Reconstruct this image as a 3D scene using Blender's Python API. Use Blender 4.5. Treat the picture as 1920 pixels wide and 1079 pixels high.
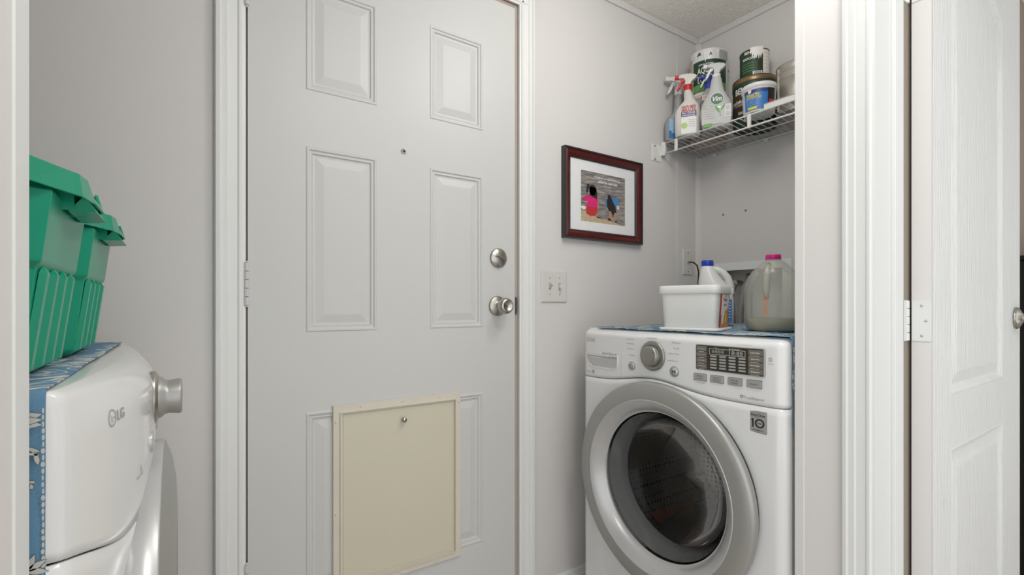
import bpy, math, random
from mathutils import Vector, Matrix
random.seed(7)
for o in list(bpy.data.objects):
    bpy.data.objects.remove(o, do_unlink=True)
S = bpy.context.scene
COL = S.collection
R = math.radians

# ------------------------------------------------------------------ camera, world, lights, exposure
cd = bpy.data.cameras.new('camera'); cam = bpy.data.objects.new('camera', cd); COL.objects.link(cam)
cam.location = (0, 0, 1.06); cam.rotation_euler = (R(90), 0, R(-34.3))
cd.sensor_width = 36; cd.lens = 911.6 / 1920 * 36; cd.shift_y = 33.5 / 1920
cd.clip_start = 0.02
S.camera = cam
S.view_settings.view_transform = 'Standard'; S.view_settings.look = 'None'
S.view_settings.gamma = 1; S.view_settings.use_curve_mapping = False
S.view_settings.exposure = 0.50
W = bpy.data.worlds.new('world'); S.world = W; W.use_nodes = True
W.node_tree.nodes['Background'].inputs[0].default_value = (0.97, 0.985, 1.0, 1)
W.node_tree.nodes['Background'].inputs[1].default_value = 1.08

def area(name, loc, rot, size, power, col=(1, .97, .93), shape='DISK', sy=None):
    l = bpy.data.lights.new(name, 'AREA'); l.shape = shape; l.size = size
    if sy: l.size_y = sy
    l.energy = power; l.color = col
    o = bpy.data.objects.new(name, l); COL.objects.link(o); o.location = loc; o.rotation_euler = rot
    return o
area('hall_ceiling_light', (0.62, 0.0, 2.24), (0, 0, 0), 0.30, 5.5)
pl_ = bpy.data.lights.new('laundry_fill_light', 'POINT'); pl_.energy = 5.8; pl_.shadow_soft_size = .11; pl_.color = (1, .98, .95)  # unseen fill lamp, added to lift the alcove ceiling and upper walls
po_ = bpy.data.objects.new('laundry_fill_light', pl_); COL.objects.link(po_); po_.location = (1.05, .62, 2.10)

# ------------------------------------------------------------------ materials
def mat(name, col, rough=.5, metal=0, bump=0, scale=40, spec=.5, var=0, stretch=(1, 1, 1), coat=0, detail=3):
    m = bpy.data.materials.new(name); m.use_nodes = True; nt = m.node_tree
    b = nt.nodes['Principled BSDF']
    b.inputs['Base Color'].default_value = (*col, 1); b.inputs['Roughness'].default_value = rough
    b.inputs['Metallic'].default_value = metal; b.inputs['Specular IOR Level'].default_value = spec
    b.inputs['Coat Weight'].default_value = coat
    tc = nt.nodes.new('ShaderNodeTexCoord'); mp = nt.nodes.new('ShaderNodeMapping')
    mp.inputs['Scale'].default_value = stretch
    nt.links.new(tc.outputs['Object'], mp.inputs[0])
    no = nt.nodes.new('ShaderNodeTexNoise'); no.inputs['Scale'].default_value = scale; no.inputs['Detail'].default_value = detail
    nt.links.new(mp.outputs[0], no.inputs['Vector'])
    if bump:
        bp = nt.nodes.new('ShaderNodeBump'); bp.inputs['Strength'].default_value = 1; bp.inputs['Distance'].default_value = bump
        nt.links.new(no.outputs['Fac'], bp.inputs['Height']); nt.links.new(bp.outputs[0], b.inputs['Normal'])
    mx = nt.nodes.new('ShaderNodeMix'); mx.data_type = 'RGBA'
    v = var or .03
    mx.inputs[6].default_value = (*[c * (1 - v) for c in col], 1); mx.inputs[7].default_value = (*[min(1, c * (1 + v)) for c in col], 1)
    nt.links.new(no.outputs['Fac'], mx.inputs[0]); nt.links.new(mx.outputs[2], b.inputs['Base Color'])
    return m

def ramp(nt, src, stops):
    r = nt.nodes.new('ShaderNodeValToRGB'); e = r.color_ramp.elements
    while len(e) < len(stops): e.new(.5)
    for i, (p, c) in enumerate(stops):
        e[i].position = p; e[i].color = (*c, 1)
    nt.links.new(src, r.inputs[0]); return r.outputs[0]

M = {}
M['wall'] = mat('painted_wall', (.64, .625, .615), .75, bump=.00012, scale=180, var=.012)
M['ceiling'] = mat('popcorn_ceiling', (.90, .88, .83), .9, bump=.005, scale=95, var=.10, detail=6)
M['door'] = mat('door_paint', (.58, .583, .572), .42, bump=.0002, scale=120, var=.01)
M['trim'] = mat('white_trim', (.75, .76, .75), .38, var=.01)
M['whitewall'] = mat('white_wall_end', (.73, .715, .70), .5, bump=.0002, scale=150, var=.01)
M['jambbrown'] = mat('weatherstrip_beige', (.42, .35, .30), .7)
M['dark'] = mat('dark_gap', (.02, .018, .016), .8)
M['floor'] = mat('vinyl_floor', (.50, .45, .40), .5, var=.2, scale=8)
M['taupe'] = mat('taupe_room_paint', (.30, .25, .20), .8)
M['tan'] = mat('almond_enamel', (.60, .57, .45), .40, bump=.0002, scale=90, var=.015)
M['tanframe'] = mat('almond_frame', (.64, .60, .51), .45)
M['nickel'] = mat('satin_nickel', (.46, .44, .40), .28, metal=1)
M['nickeldark'] = mat('dark_nickel', (.22, .21, .20), .35, metal=1)
M['enamel'] = mat('white_enamel', (.74, .745, .745), .16, coat=.4, var=.006)
M['enameltop'] = M['enamel']
M['silver'] = mat('silver_plastic', (.37, .37, .355), .36, metal=.5, var=.01)
M['dial'] = mat('champagne_dial', (.30, .295, .265), .30, metal=.7)
M['silverlight'] = mat('light_silver_plastic', (.52, .52, .52), .30, metal=.35, var=.01)
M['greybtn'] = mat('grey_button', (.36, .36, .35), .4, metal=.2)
M['drawergrey'] = mat('drawer_grey', (.50, .50, .50), .45)
M['ink'] = mat('grey_ink', (.16, .16, .16), .6)
M['inklight'] = mat('pale_grey_ink', (.38, .38, .38), .6)
M['black'] = mat('black_ink', (.01, .01, .01), .5)
M['display'] = mat('display_black', (.035, .03, .022), .2)
M['displaybtn'] = mat('display_brown', (.16, .145, .12), .35)
M['cell'] = mat('display_cell', (.34, .35, .32), .4)
M['cream'] = mat('pale_print', (.75, .72, .66), .5)
M['rubber'] = mat('grey_rubber', (.06, .06, .06), .5)
M['blackplastic'] = mat('black_plastic', (.012, .012, .012), .22)
M['green'] = mat('green_plastic', (.0, .27, .155), .30, var=.03, scale=12, spec=.4)
M['whiteplastic'] = mat('white_plastic', (.70, .70, .68), .35, var=.01)
M['offwhite'] = mat('natural_plastic', (.66, .65, .61), .3, var=.01)
M['red'] = mat('red_plastic', (.62, .012, .02), .35)
M['redprint'] = mat('red_print', (.50, .03, .035), .5)
M['bluecap'] = mat('blue_cap', (.015, .05, .42), .35)
M['pinkcap'] = mat('pink_cap', (.62, .01, .22), .35)
M['greybottle'] = mat('grey_bottle', (.30, .31, .32), .4)
M['bluelabel'] = mat('blue_label', (.03, .17, .48), .45, var=.15, scale=60)
M['paleblue'] = mat('pale_blue_label', (.30, .48, .68), .45)
M['navy'] = mat('navy_label', (.02, .045, .20), .45)
M['purple'] = mat('purple_label', (.10, .05, .20), .5)
M['greenlabel'] = mat('dark_green_label', (.012, .045, .022), .45, var=.35, scale=30)
M['blackgreen'] = mat('black_green_label', (.018, .03, .016), .4, var=.5, scale=25)
M['brownlabel'] = mat('brown_label', (.06, .035, .015), .45, var=.4, scale=30)
M['vimgreen'] = mat('green_oval', (.02, .13, .07), .45)
M['leaf'] = mat('leaf_print', (.15, .36, .10), .5)
M['lime'] = mat('lime_print', (.42, .60, .18), .5)
M['yellow'] = mat('yellow_print', (.72, .60, .02), .5)
M['steel'] = mat('tin_can_steel', (.44, .41, .37), .38, metal=.75, var=.08, scale=20)
M['white'] = mat('white_print', (.78, .78, .76), .5)
M['tanlabel'] = mat('tan_label', (.50, .40, .33), .5)
M['bronze'] = mat('gold_rim', (.24, .15, .08), .35, metal=.6)
M['wire'] = mat('white_vinyl_wire', (.72, .72, .70), .35)
M['frame'] = mat('mahogany_frame', (.075, .006, .006), .22, var=.25, scale=14, stretch=(4, 4, 1), coat=.3)
M['framedark'] = mat('black_frame_edge', (.03, .026, .022), .3)
M['matboard'] = mat('white_mat_board', (.72, .73, .74), .8)
M['plate'] = mat('switch_plate_plastic', (.62, .61, .58), .35)
M['blackcab'] = mat('black_cabinet', (.008, .007, .007), .35)
M['hose'] = mat('grey_hose', (.22, .21, .20), .5)
M['orange'] = mat('orange_marker', (.60, .28, .14), .6)
M['bread'] = mat('bread_print', (.55, .24, .06), .5, var=.6, scale=70)
M['shirt'] = mat('laundry_fabric', (.25, .05, .03), .9, var=.5, scale=15)

# grained moulded door
def grain():
    m = mat('white_grained_door', (.78, .79, .78), .45)
    nt = m.node_tree; b = nt.nodes['Principled BSDF']
    tc = nt.nodes.new('ShaderNodeTexCoord'); mp = nt.nodes.new('ShaderNodeMapping'); mp.inputs['Scale'].default_value = (1, 1, .05)
    nt.links.new(tc.outputs['Object'], mp.inputs[0])
    n = nt.nodes.new('ShaderNodeTexNoise'); n.inputs['Scale'].default_value = 170; n.inputs['Detail'].default_value = 5; n.inputs['Distortion'].default_value = .6
    nt.links.new(mp.outputs[0], n.inputs['Vector'])
    bp = nt.nodes.new('ShaderNodeBump'); bp.inputs['Distance'].default_value = .0035; bp.inputs['Strength'].default_value = 1
    nt.links.new(n.outputs['Fac'], bp.inputs['Height']); nt.links.new(bp.outputs[0], b.inputs['Normal'])
    return m
M['grain'] = grain()

def cloth():
    m = mat('floral_blue_cloth', (.10, .27, .42), .85)
    nt = m.node_tree; b = nt.nodes['Principled BSDF']
    tc = nt.nodes.new('ShaderNodeTexCoord'); mp = nt.nodes.new('ShaderNodeMapping'); mp.inputs['Scale'].default_value = (13, 17, 13)
    nt.links.new(tc.outputs['Object'], mp.inputs[0])
    n = nt.nodes.new('ShaderNodeTexNoise'); n.inputs['Scale'].default_value = 1.0; n.inputs['Detail'].default_value = 1.5; n.inputs['Distortion'].default_value = 2.2
    nt.links.new(mp.outputs[0], n.inputs['Vector'])
    c = ramp(nt, n.outputs['Fac'], [(0, (.10, .215, .335)), (.50, (.105, .22, .34)), (.515, (.09, .14, .19)), (.53, (.52, .53, .49)),
                                    (.575, (.50, .51, .48)), (.59, (.18, .25, .30)), (.605, (.52, .53, .49)), (.66, (.12, .23, .34))])
    w = nt.nodes.new('ShaderNodeTexNoise'); w.inputs['Scale'].default_value = 400
    bp = nt.nodes.new('ShaderNodeBump'); bp.inputs['Distance'].default_value = .0006
    nt.links.new(tc.outputs['Object'], w.inputs['Vector']); nt.links.new(w.outputs['Fac'], bp.inputs['Height'])
    nt.links.new(bp.outputs[0], b.inputs['Normal']); nt.links.new(c, b.inputs['Base Color'])
    return m
M['cloth'] = cloth()
M['clothblue'] = mat('plain_blue_cloth', (.10, .225, .35), .85, bump=.0005, scale=300, var=.10)
M['clothcream'] = mat('cream_cloth_print', (.60, .60, .55), .85, var=.05)
M['clothline'] = mat('cloth_outline_print', (.13, .20, .25), .85)

def clear(name, col, alpha, rough=.15, glossy=.5):
    m = bpy.data.materials.new(name); m.use_nodes = True; nt = m.node_tree
    for n in list(nt.nodes):
        if n.type != 'OUTPUT_MATERIAL': nt.nodes.remove(n)
    out = [n for n in nt.nodes if n.type == 'OUTPUT_MATERIAL'][0]
    tr = nt.nodes.new('ShaderNodeBsdfTransparent'); tr.inputs[0].default_value = (*[.5 + .5 * c for c in col], 1)
    p = nt.nodes.new('ShaderNodeBsdfPrincipled'); p.inputs['Base Color'].default_value = (*col, 1); p.inputs['Roughness'].default_value = rough
    mix = nt.nodes.new('ShaderNodeMixShader'); mix.inputs[0].default_value = alpha
    nt.links.new(tr.outputs[0], mix.inputs[1]); nt.links.new(p.outputs[0], mix.inputs[2])
    fr = nt.nodes.new('ShaderNodeFresnel'); fr.inputs[0].default_value = 1.45
    gl = nt.nodes.new('ShaderNodeBsdfGlossy'); gl.inputs['Roughness'].default_value = rough * .4
    mu = nt.nodes.new('ShaderNodeMath'); mu.operation = 'MULTIPLY'; mu.inputs[1].default_value = glossy
    nt.links.new(fr.outputs[0], mu.inputs[0])
    m2 = nt.nodes.new('ShaderNodeMixShader'); nt.links.new(mu.outputs[0], m2.inputs[0])
    nt.links.new(mix.outputs[0], m2.inputs[1]); nt.links.new(gl.outputs[0], m2.inputs[2]); nt.links.new(m2.outputs[0], out.inputs[0])
    return m
M['jugplastic'] = clear('frosted_jug_plastic', (.78, .78, .72), .26, .3, .3)
M['liquid'] = clear('soapy_liquid', (.42, .39, .23), .85, .1, .2)
M['clearwhite'] = clear('milky_bottle_plastic', (.62, .63, .62), .80, .2, .6)
M['clearbottle'] = clear('clear_bottle_plastic', (.60, .62, .64), .55, .15, .6)
M['glass'] = clear('door_glass', (.10, .10, .09), .06, .03, .28)
M['glassrim'] = clear('thick_glass_bowl', (.20, .205, .205), .62, .08, .9)

def drum():
    m = mat('perforated_drum_steel', (.10, .095, .085), .35, metal=.8)
    nt = m.node_tree; b = nt.nodes['Principled BSDF']
    tc = nt.nodes.new('ShaderNodeTexCoord'); v = nt.nodes.new('ShaderNodeTexVoronoi'); v.inputs['Scale'].default_value = 62; v.inputs['Randomness'].default_value = .1
    nt.links.new(tc.outputs['Object'], v.inputs['Vector'])
    c = ramp(nt, v.outputs['Distance'], [(0, (.004, .004, .004)), (.28, (.004, .004, .004)), (.36, (.40, .38, .34))])
    nt.links.new(c, b.inputs['Base Color']); return m
M['drum'] = drum()

def water():
    m = mat('photo_water_print', (.3, .28, .27), .4)
    nt = m.node_tree; b = nt.nodes['Principled BSDF']
    tc = nt.nodes.new('ShaderNodeTexCoord'); mp = nt.nodes.new('ShaderNodeMapping'); mp.inputs['Scale'].default_value = (18, 18, 150)
    nt.links.new(tc.outputs['Object'], mp.inputs[0])
    n = nt.nodes.new('ShaderNodeTexNoise'); n.inputs['Scale'].default_value = 1; n.inputs['Detail'].default_value = 4
    nt.links.new(mp.outputs[0], n.inputs['Vector'])
    c = ramp(nt, n.outputs['Fac'], [(.3, (.09, .085, .10)), (.5, (.22, .20, .19)), (.68, (.42, .38, .34))])
    nt.links.new(c, b.inputs['Base Color']); return m
M['water'] = water()
M['sand'] = mat('photo_sand_print', (.48, .37, .24), .5, var=.55, scale=130)
M['pink'] = mat('photo_pink_print', (.62, .02, .16), .5, var=.3, scale=60)
M['hair'] = mat('photo_dark_print', (.02, .015, .02), .5)
M['skin'] = mat('photo_skin_print', (.42, .24, .16), .5)
M['sky'] = mat('photo_blue_print', (.05, .22, .45), .5, var=.4, scale=60)

# ------------------------------------------------------------------ geometry helpers
class MB:
    """collects shapes into one mesh"""
    def __init__(s): s.v = []; s.f = []; s.sm = []
    def add(s, vs, fs, smooth=False):
        o = len(s.v); s.v += [tuple(v) for v in vs]
        for f in fs: s.f.append(tuple(i + o for i in f)); s.sm.append(smooth)
        return s
    def box(s, lo, hi, ch=0):
        x0, y0, z0 = lo; x1, y1, z1 = hi
        if not ch:
            vs = [(x0, y0, z0), (x1, y0, z0), (x1, y1, z0), (x0, y1, z0), (x0, y0, z1), (x1, y0, z1), (x1, y1, z1), (x0, y1, z1)]
            return s.add(vs, [(0, 3, 2, 1), (4, 5, 6, 7), (0, 1, 5, 4), (1, 2, 6, 5), (2, 3, 7, 6), (3, 0, 4, 7)])
        c = min(ch, (x1 - x0) / 2.01, (y1 - y0) / 2.01, (z1 - z0) / 2.01)
        vs = []; idx = {}
        for sx in (0, 1):
            for sy in (0, 1):
                for sz in (0, 1):
                    X = (x0, x1)[sx]; Y = (y0, y1)[sy]; Z = (z0, z1)[sz]
                    dx = c if sx == 0 else -c; dy = c if sy == 0 else -c; dz = c if sz == 0 else -c
                    idx[sx, sy, sz, 0] = len(vs); vs.append((X, Y + dy, Z + dz))
                    idx[sx, sy, sz, 1] = len(vs); vs.append((X + dx, Y, Z + dz))
                    idx[sx, sy, sz, 2] = len(vs); vs.append((X + dx, Y + dy, Z))
        fs = []
        for a in (0, 1):
            fs.append([idx[a, p, q, 0] for p, q in ((0, 0), (1, 0), (1, 1), (0, 1))])
            fs.append([idx[p, a, q, 1] for p, q in ((0, 0), (1, 0), (1, 1), (0, 1))])
            fs.append([idx[p, q, a, 2] for p, q in ((0, 0), (1, 0), (1, 1), (0, 1))])
            for b in (0, 1):
                fs.append([idx[a, b, 0, 0], idx[a, b, 1, 0], idx[a, b, 1, 1], idx[a, b, 0, 1]])
                fs.append([idx[a, 0, b, 0], idx[a, 1, b, 0], idx[a, 1, b, 2], idx[a, 0, b, 2]])
                fs.append([idx[0, a, b, 1], idx[1, a, b, 1], idx[1, a, b, 2], idx[0, a, b, 2]])
        for sx in (0, 1):
            for sy in (0, 1):
                for sz in (0, 1): fs.append([idx[sx, sy, sz, k] for k in range(3)])
        return s.add(vs, fs)
    def lathe(s, prof, c=(0, 0, 0), axis='z', seg=40, smooth=True, a0=0, a1=360):
        vs = []; n = len(prof); full = abs(a1 - a0) >= 359.9; m = seg if full else seg + 1
        for i in range(m):
            a = R(a0) + R(a1 - a0) * i / seg; ca, sa = math.cos(a), math.sin(a)
            for r, h in prof:
                if axis == 'z': p = (r * ca, r * sa, h)
                elif axis == 'y': p = (r * ca, h, r * sa)
                else: p = (h, r * ca, r * sa)
                vs.append((p[0] + c[0], p[1] + c[1], p[2] + c[2]))
        fs = []
        for i in range(seg):
            j = (i + 1) % m
            for k in range(n - 1): fs.append((i * n + k, j * n + k, j * n + k + 1, i * n + k + 1))
        return s.add(vs, fs, smooth)
    def cyl(s, r, h0, h1, c=(0, 0, 0), axis='z', seg=24, ch=.0008):
        ch = min(ch, r * .4)
        s.lathe([(0, h0), (r - ch, h0), (r, h0 + ch), (r, h1 - ch), (r - ch, h1), (0, h1)], c, axis, seg, False); return s
    def tube(s, pts, r, seg=8, closed=False):
        P = [Vector(p) for p in pts]; vs = []; n = len(P)
        up = Vector((0, 0, 1))
        for i, p in enumerate(P):
            t = (P[min(i + 1, n - 1)] - P[max(i - 1, 0)]).normalized()
            u = t.cross(up)
            if u.length < .05: u = t.cross(Vector((1, 0, 0)))
            u.normalize(); w = t.cross(u)
            rr = r[i] if isinstance(r, (list, tuple)) else r
            for k in range(seg):
                a = 2 * math.pi * k / seg; vs.append(p + u * math.cos(a) * rr + w * math.sin(a) * rr)
        fs = [(i * seg + k, i * seg + (k + 1) % seg, (i + 1) * seg + (k + 1) % seg, (i + 1) * seg + k) for i in range(n - 1) for k in range(seg)]
        fs += [tuple(range(seg)), tuple(range((n - 1) * seg, n * seg))]
        return s.add(vs, fs, True)
    def loft(s, secs, seg=40, smooth=True, n=2.6):
        """secs: (z, rx, ry[, dx, dy, n])"""
        vs = []
        for q in secs:
            z, rx, ry = q[:3]; dx, dy = (q[3], q[4]) if len(q) > 4 else (0, 0); e = q[5] if len(q) > 5 else n
            for k in range(seg):
                a = 2 * math.pi * k / seg; ca, sa = math.cos(a), math.sin(a)
                vs.append((dx + rx * math.copysign(abs(ca) ** (2 / e), ca), dy + ry * math.copysign(abs(sa) ** (2 / e), sa), z))
        fs = [(i * seg + k, i * seg + (k + 1) % seg, (i + 1) * seg + (k + 1) % seg, (i + 1) * seg + k) for i in range(len(secs) - 1) for k in range(seg)]
        s.add(vs, fs, smooth)
        m = len(s.v) - len(vs)
        s.f.append(tuple(m + k for k in range(seg))); s.sm.append(False)
        s.f.append(tuple(m + (len(secs) - 1) * seg + k for k in range(seg))); s.sm.append(False)
        return s
    def prism(s, poly, h0, h1, plane='xz', ch=0):
        """poly in the plane, extruded along the third axis"""
        n = len(poly)
        def P(a, b, h):
            return {'xz': (a, h, b), 'xy': (a, b, h), 'yz': (h, a, b)}[plane]
        cx = sum(p[0] for p in poly) / n; cy = sum(p[1] for p in poly) / n
        lay = [(h0, 1), (h1, 1)]
        if ch:
            w = max(max(abs(p[0] - cx), abs(p[1] - cy)) for p in poly); k = 1 - ch / w
            d = ch if h1 > h0 else -ch
            lay = [(h0, k), (h0 + d, 1), (h1 - d, 1), (h1, k)]
        vs = [P(cx + (a - cx) * k, cy + (b - cy) * k, h) for h, k in lay for a, b in poly]
        fs = [(i * n + k, i * n + (k + 1) % n, (i + 1) * n + (k + 1) % n, (i + 1) * n + k) for i in range(len(lay) - 1) for k in range(n)]
        fs += [tuple(range(n)), tuple(range((len(lay) - 1) * n, len(lay) * n))]
        return s.add(vs, fs)
    def build(s, name, m, parent=None, xf=None):
        me = bpy.data.meshes.new(name)
        vs = [xf(*v) for v in s.v] if xf else s.v
        me.from_pydata([tuple(v) for v in vs], [], s.f)
        for p, q in zip(me.polygons, s.sm): p.use_smooth = q
        me.materials.append(M[m] if isinstance(m, str) else m)
        me.update()
        import bmesh
        b = bmesh.new(); b.from_mesh(me); bmesh.ops.recalc_face_normals(b, faces=b.faces); b.to_mesh(me); b.free()
        o = bpy.data.objects.new(name, me); COL.objects.link(o)
        if parent: o.parent = parent
        return o

def empty(name, loc, label=None, cat=None, rz=0, group=None, kind=None, parent=None):
    o = bpy.data.objects.new(name, None); COL.objects.link(o); o.location = loc; o.rotation_euler = (0, 0, rz)
    o.empty_display_size = .02
    if parent: o.parent = parent
    return tag(o, label, cat, group, kind)
def tag(o, label=None, cat=None, group=None, kind=None):
    if label: o['label'] = label
    if cat: o['category'] = cat
    if group: o['group'] = group
    if kind: o['kind'] = kind
    return o
def box(name, lo, hi, m, parent=None, ch=0): return MB().box(lo, hi, ch).build(name, m, parent)
def struct(name, mb, m, label, cat='wall'):
    return tag(mb.build(name, m), label, cat, kind='structure')

TXT = {}
def text_mesh(s, off=0):
    off = round(off, 3)
    if (s, off) in TXT: return TXT[s, off]
    c = bpy.data.curves.new('t', 'FONT'); c.body = s; c.size = 1; c.align_x = 'LEFT'; c.resolution_u = 2; c.offset = off
    o = bpy.data.objects.new('t', c); COL.objects.link(o)
    bpy.context.view_layer.update()
    me = bpy.data.meshes.new_from_object(o.evaluated_get(bpy.context.evaluated_depsgraph_get()))
    v = [tuple(p.co) for p in me.vertices]; f = [tuple(p.vertices) for p in me.polygons]
    bpy.data.objects.remove(o); bpy.data.meshes.remove(me); bpy.data.curves.remove(c)
    xs = [p[0] for p in v]; ys = [p[1] for p in v]
    x0, x1, y0, y1 = min(xs), max(xs), min(ys), max(ys)
    v = [((p[0] - (x0 + x1) / 2) / (x1 - x0), (p[1] - (y0 + y1) / 2) / (y1 - y0)) for p in v]
    TXT[s, off] = (v, f); return TXT[s, off]
def text(s, w, h, m, parent, fn, name='lettering', bold=0, shear=0):
    """text w x h centred on the origin of the surface function fn(u, v)"""
    v, f = text_mesh(s, min(.035, bold / h * .35))
    me = bpy.data.meshes.new(name); me.from_pydata([tuple(fn(a * w + shear * b * h, b * h)) for a, b in v], [], f); me.materials.append(M[m])
    o = bpy.data.objects.new(name, me); COL.objects.link(o); o.parent = parent; return o
def plane_fn(o, u, v):
    o, u, v = Vector(o), Vector(u), Vector(v)
    return lambda a, b: o + u * a + v * b
def cyl_fn(r, a0, z0, tilt=0):
    return lambda a, b: (r * math.cos(R(a0) + a / r), r * math.sin(R(a0) + a / r), z0 + b + tilt * a)
def patch(name, fn, w, h, m, parent, nu=16, rx=0):
    vs = []; fs = []
    for j in range(2):
        for i in range(nu + 1): vs.append(fn((i / nu - .5) * w, (j - .5) * h))
    fs = [(i, i + 1, nu + 2 + i, nu + 1 + i) for i in range(nu)]
    me = bpy.data.meshes.new(name); me.from_pydata([tuple(v) for v in vs], [], fs); me.materials.append(M[m])
    for p in me.polygons: p.use_smooth = True
    o = bpy.data.objects.new(name, me); COL.objects.link(o); o.parent = parent; return o
def blob(name, fn, pts, m, parent):
    me = bpy.data.meshes.new(name); me.from_pydata([tuple(fn(a, b)) for a, b in pts], [], [tuple(range(len(pts)))]); me.materials.append(M[m])
    o = bpy.data.objects.new(name, me); COL.objects.link(o); o.parent = parent; return o
def ell(cx, cy, rx, ry, n=24, a0=0, a1=360):
    return [(cx + rx * math.cos(R(a0 + (a1 - a0) * i / n)), cy + ry * math.sin(R(a0 + (a1 - a0) * i / n))) for i in range(n if a1 - a0 >= 360 else n + 1)]

D = 1.36          # back wall plane
WX = 1.958        # right wall plane of the laundry
CZ = 2.277        # ceiling
# ================================================================== STRUCTURE
struct('floor', MB().box((-1.2, -1.6, -.05), (3.6, 1.9, 0)), 'floor', 'light vinyl floor of the laundry and hall', 'floor')
struct('ceiling', MB().box((-1.2, -1.6, CZ), (3.6, 1.9, CZ + .05)), 'ceiling', 'textured popcorn ceiling', 'ceiling')
# back wall with the door opening
b = MB()
b.box((-.90, D, 0), (.118, D + .10, CZ)); b.box((.955, D, 0), (WX + .1, D + .10, CZ)); b.box((.118, D, 2.09), (.955, D + .10, CZ))
struct('wall_back', b, 'wall', 'pale grey back wall behind washer and dryer around the door')
struct('wall_right', MB().box((WX, .50, 0), (WX + .10, .97, CZ)).box((WX, .97, 0), (WX + .1, 1.25, .985)).box((WX, .97, 1.236), (WX + .1, 1.25, CZ)).box((WX, 1.25, 0), (WX + .10, D, CZ)),
       'wall', 'pale grey right wall behind the washer under the wire shelf')
struct('wall_left', MB().box((-1.0, .50, 0), (-.90, D + .10, CZ)), 'wall', 'pale grey wall behind the dryer')
struct('wall_entry_left', MB().box((-1.2, .455, 0), (-.1040, .5535, CZ)), 'whitewall', 'white wall end at left edge of laundry opening')
struct('wall_entry_right', MB().box((1.16, .4534, 0), (1.32, .554, CZ)).box((1.32, .47, 0), (2.06, .554, CZ)), 'whitewall', 'white wall end right of the washer')
struct('wall_partition', MB().box((1.325, .4552, 0), (3.5, .4695, CZ)), 'taupe', 'taupe partition wall behind the open white door')
struct('wall_hall', MB().box((1.16, -1.6, 0), (1.30, -.46, CZ)).box((1.16, -.46, 2.05), (1.30, .395, CZ)), 'whitewall', 'white hall wall around the open doorway')
struct('wall_far_room', MB().box((3.5, -1.6, 0), (3.6, .55, CZ)), 'whitewall', 'pale wall of the room beyond the open door')
# battens
def vtrim(name, lo, hi, label, m='trim', ch=.002): return struct(name, MB().box(lo, hi, ch), m, label, 'trim')
vtrim('trim_1', (-.110, .5105, 0), (-.1024, .5545, CZ), 'white corner strip on the left wall end', 'trim')
vtrim('trim_2', (1.1585, .5325, 0), (1.168, .5542, CZ), 'white corner strip on the right wall end beside washer', 'whitewall')
vtrim('trim_3', (1.802, D - .003, 0), (1.822, D, CZ - .028), 'thin vertical batten on the back wall near corner', 'wall', .001)
b = MB(); b.prism([(WX, D), (WX - .018, D), (WX - .014, D - .006), (WX - .006, D - .014), (WX, D - .018)], 0, CZ - .027, 'xy')
struct('trim_4', b, 'wall', 'vertical batten in the laundry corner', 'trim')
vtrim('trim_5', (-.90, D - .007, CZ - .028), (WX, D, CZ), 'flat ceiling trim along back wall', 'wall', .002)
vtrim('trim_6', (WX - .007, .554, CZ - .028), (WX, D - .007, CZ), 'flat ceiling trim along right wall', 'wall', .002)
# baseboards
b = MB(); b.prism([(0, 0), (-.014, 0), (-.014, .062), (-.010, .070), (-.008, .080), (0, .086)], 1.017, WX, 'yz')
b.v = [(x, y + D, z) for x, y, z in b.v]; struct('baseboard_back', b, 'trim', 'white baseboard below back wall beside the washer', 'baseboard')

# moulded casing profile: offsets across width t (0..1) and protrusion
CAS = [(0, 0), (0, .012), (.04, .016), (.16, .017), (.20, .013), (.40, .0135), (.44, .0105), (.72, .0095), (.78, .012), (.86, .012), (.92, .008), (1, .007), (1, 0)]
def casing(name, a0, a1, z1, plane, base, label, sgn=-1):
    """vertical casing; a0 is outer side"""
    pts = [(a0 + (a1 - a0) * t, base + sgn * d) for t, d in CAS]
    if plane == 'x': pass
    else: pts = [(q, p) for p, q in pts]
    return MB().prism(pts, 0, z1, 'xy')
struct('trim_7', casing('', .067, .1325, 2.15, 'x', D, ''), 'trim', 'moulded white casing left of the grey door', 'casing')
struct('trim_8', casing('', 1.0156, .9545, 2.15, 'x', D, ''), 'trim', 'moulded white casing right of the grey door', 'casing')
b = MB(); b.prism([(D - d, 2.15 - .065 * t) for t, d in CAS], .067, 1.0156, 'yz')
struct('trim_9', b, 'trim', 'moulded white casing over the grey door', 'casing')
# door stop / weatherstrip around the leaf
b = MB(); b.box((.1325, D + .008, 0), (.1365, D + .06, 2.09)); b.box((.9405, D + .006, 0), (.9545, D + .06, 2.09), .001); b.box((.1365, D + .006, 2.073), (.9405, D + .06, 2.09))
struct('trim_10', b, 'jambbrown', 'beige jamb strip around the grey door', 'jamb')
struct('trim_11', MB().box((.1180, D + .055, 0), (.955, D + .09, 2.09)), 'dark', 'near-black sheet standing for the shade in the door gap', 'jamb')  # shade behind the door leaf, put in as a near-black sheet

# casing + jamb of the open doorway (faces the hall)
b = casing('', .4534, .396, 2.10, 'y', 1.16, '')
struct('trim_12', b, 'trim', 'moulded white casing beside the open doorway at right', 'casing')
b = MB().box((1.158, .4000, 0), (1.322, .4530, 2.05), .001).box((1.25, .392, 0), (1.285, .4005, 2.05), .001)
struct('trim_13', b, 'trim', 'white door jamb with stop beside hinge', 'jamb')

M['gapbrown'] = mat('hinge_gap_brown', (.30, .255, .21), .7, var=.12, scale=30, stretch=(20, 20, .4))  # filler colour stands in for the shaded wall behind the hinge gap
struct('trim_14', MB().box((1.3222, .3995, 0), (1.385, .4085, 2.05)), 'gapbrown', 'brown filler strip added to give the shaded hinge gap its tone', 'jamb')

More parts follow.
